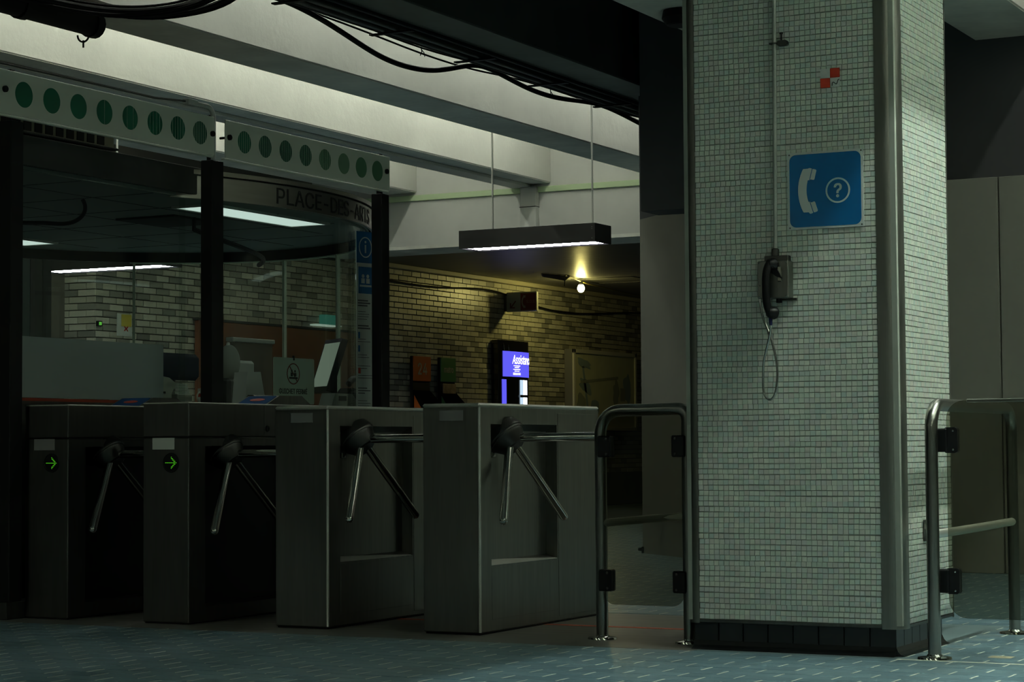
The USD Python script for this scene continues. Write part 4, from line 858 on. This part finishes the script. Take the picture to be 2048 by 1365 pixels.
obj('printed_area', cat([on_map(blob(26.62, 1.55, .10, .17, 0, 5), .001), on_map(sbox(26.76, 1.44, 26.92, 1.62), .001), on_map(affinity.rotate(sbox(25.5, 1.70, 26.7, 1.74), 4), .001), on_map(blob(25.5, 1.36, .14, .16, 0, 6), .001)]), dk_map, mp)
obj('glass', box(-12.364, -12.360, my0+.05, my1-.05, mz0+.045, mz1-.05), glass('case_glass', (.97, .98, .96), k=.25), mp)
# newspaper boxes
matte_black = M('matte_black_hood', (.006, .006, .006), 1.0, spec=0.0)
def paper_box(y, w, z1, head_m, lab, txt, poster, col2):
    t = thing('newspaper_box', lab, 'newspaper box', (-12.25, y, 0), 'newspaper boxes by the brick wall')
    obj('back_panel', cbox(-12.44, -12.40, y-w/2, y+w/2, 0, z1, .006), black_m, t)
    obj('header', cbox(-12.40, -12.385, y-w/2, y+w/2, z1-.29, z1, .006), head_m, t, label='coloured header plate')
    obj('symbol', on_yz(words(txt, .07 if len(txt) > 2 else .13, w*.62 if len(txt) > 2 else None, .002, True), y, z1-.145, -12.385), M(f'header_print_{txt}', (.36, .33, .26), .5), t)
    pr = Polygon([(-12.40, 0), (-11.95, 0), (-11.95, .75), (-12.02, 1.02), (-12.15, 1.22), (-12.40, 1.48)])
    m = prism(pr, w); v = m.vertices.copy(); m.vertices = np.c_[v[:, 0], y-w/2+v[:, 2], v[:, 1]]; m.fix_normals()
    obj('body', m, matte_black, t)
    obj('side_panel', on_xz(prism(Polygon([(-12.38, .3), (-12.0, .3), (-12.0, .8), (-12.38, 1.42)]), .004), 0, 0, y-w/2), col2, t, label='coloured side panel')
    if poster: obj('poster', cbox(-12.385, -12.375, y-w/2+.03, y+w/2-.02, z1-.72, z1-.31, .003), M('poster_print', (.28, .20, .13), .5, vary=.7, vs=7), t, label='framed printed poster')
paper_box(21.31, .40, 1.875, orange_m, 'black newspaper box with bright orange header, left one', '24', False, orange_m)
paper_box(21.93, .36, 1.88, green_m, 'black newspaper box with green header and framed poster, right one', 'metro', True, green_m)
op = thing('orange_wall_panel', 'wide orange brown panel on the brick wall behind the booth', 'wall panel', (-12.45, 18.4, 1.3))
obj('board', cbox(-12.48, -12.43, 17.0, 20.4, .7, 2.085, .004), orange_panel, op)
obj('top_rail', cbox(-12.49, -12.42, 16.98, 20.42, 2.085, 2.11, .003), dark_conc, op)
nt = thing('yellow_notice', 'small notice with a yellow and red picture on the brick corner', 'notice', (-12.47, 15.93, 1.98))
obj('sheet', box(-12.495, -12.488, 15.80, 16.02, 1.88, 2.09), paper, nt)
obj('picture', box(-12.488, -12.486, 15.86, 16.01, 1.97, 2.085), yellow_paper, nt, label='yellow picture')
obj('red_mark', cat([on_yz(prism(affinity.rotate(sbox(-.035, -.006, .035, .006), a), .001), 15.93, 1.95, -12.486) for a in (35, -40)]), red_m, nt)
ld = thing('wall_switch', 'tiny box with a green light on the brick corner', 'switch', (-12.48, 15.52, 1.98))
obj('box', cbox(-12.50, -12.47, 15.50, 15.56, 1.955, 2.005, .003), black_plastic, ld)
obj('light', box(-12.47, -12.466, 15.51, 15.545, 1.965, 1.995), emit('small_green_light', (.25, 1.0, .12), .5), ld, label='green light')
xs_ = thing('exit_light', 'small green lit box on the brick wall seen through the booth', 'wall lamp', (-12.44, 19.4, 2.2))
obj('housing', cbox(-12.5, -12.42, 19.28, 19.52, 2.15, 2.26, .004), emit('dim_green_box', (.08, .35, .25), .25), xs_)
obj('lit_underside', box(-12.5, -12.38, 19.1, 19.55, 2.135, 2.148), emit('dim_white_edge', (.8, 1.0, .85), .35), xs_)
ds = thing('door_stop', 'small black door stop at the foot of the angled wall', 'door stop', (-6.64, 14.7, .04))
obj('bumper', lathe([(0, 0), (.012, 0), (.014, .01), (.011, .035), (0, .038)], (-6.625, 14.712, .03), (-.9, -.2, 0), 12), rubber, ds, smooth=40)
obj('plate', cbox(-6.632, -6.618, 14.70, 14.72, .0, .05, .002), black_m, ds)
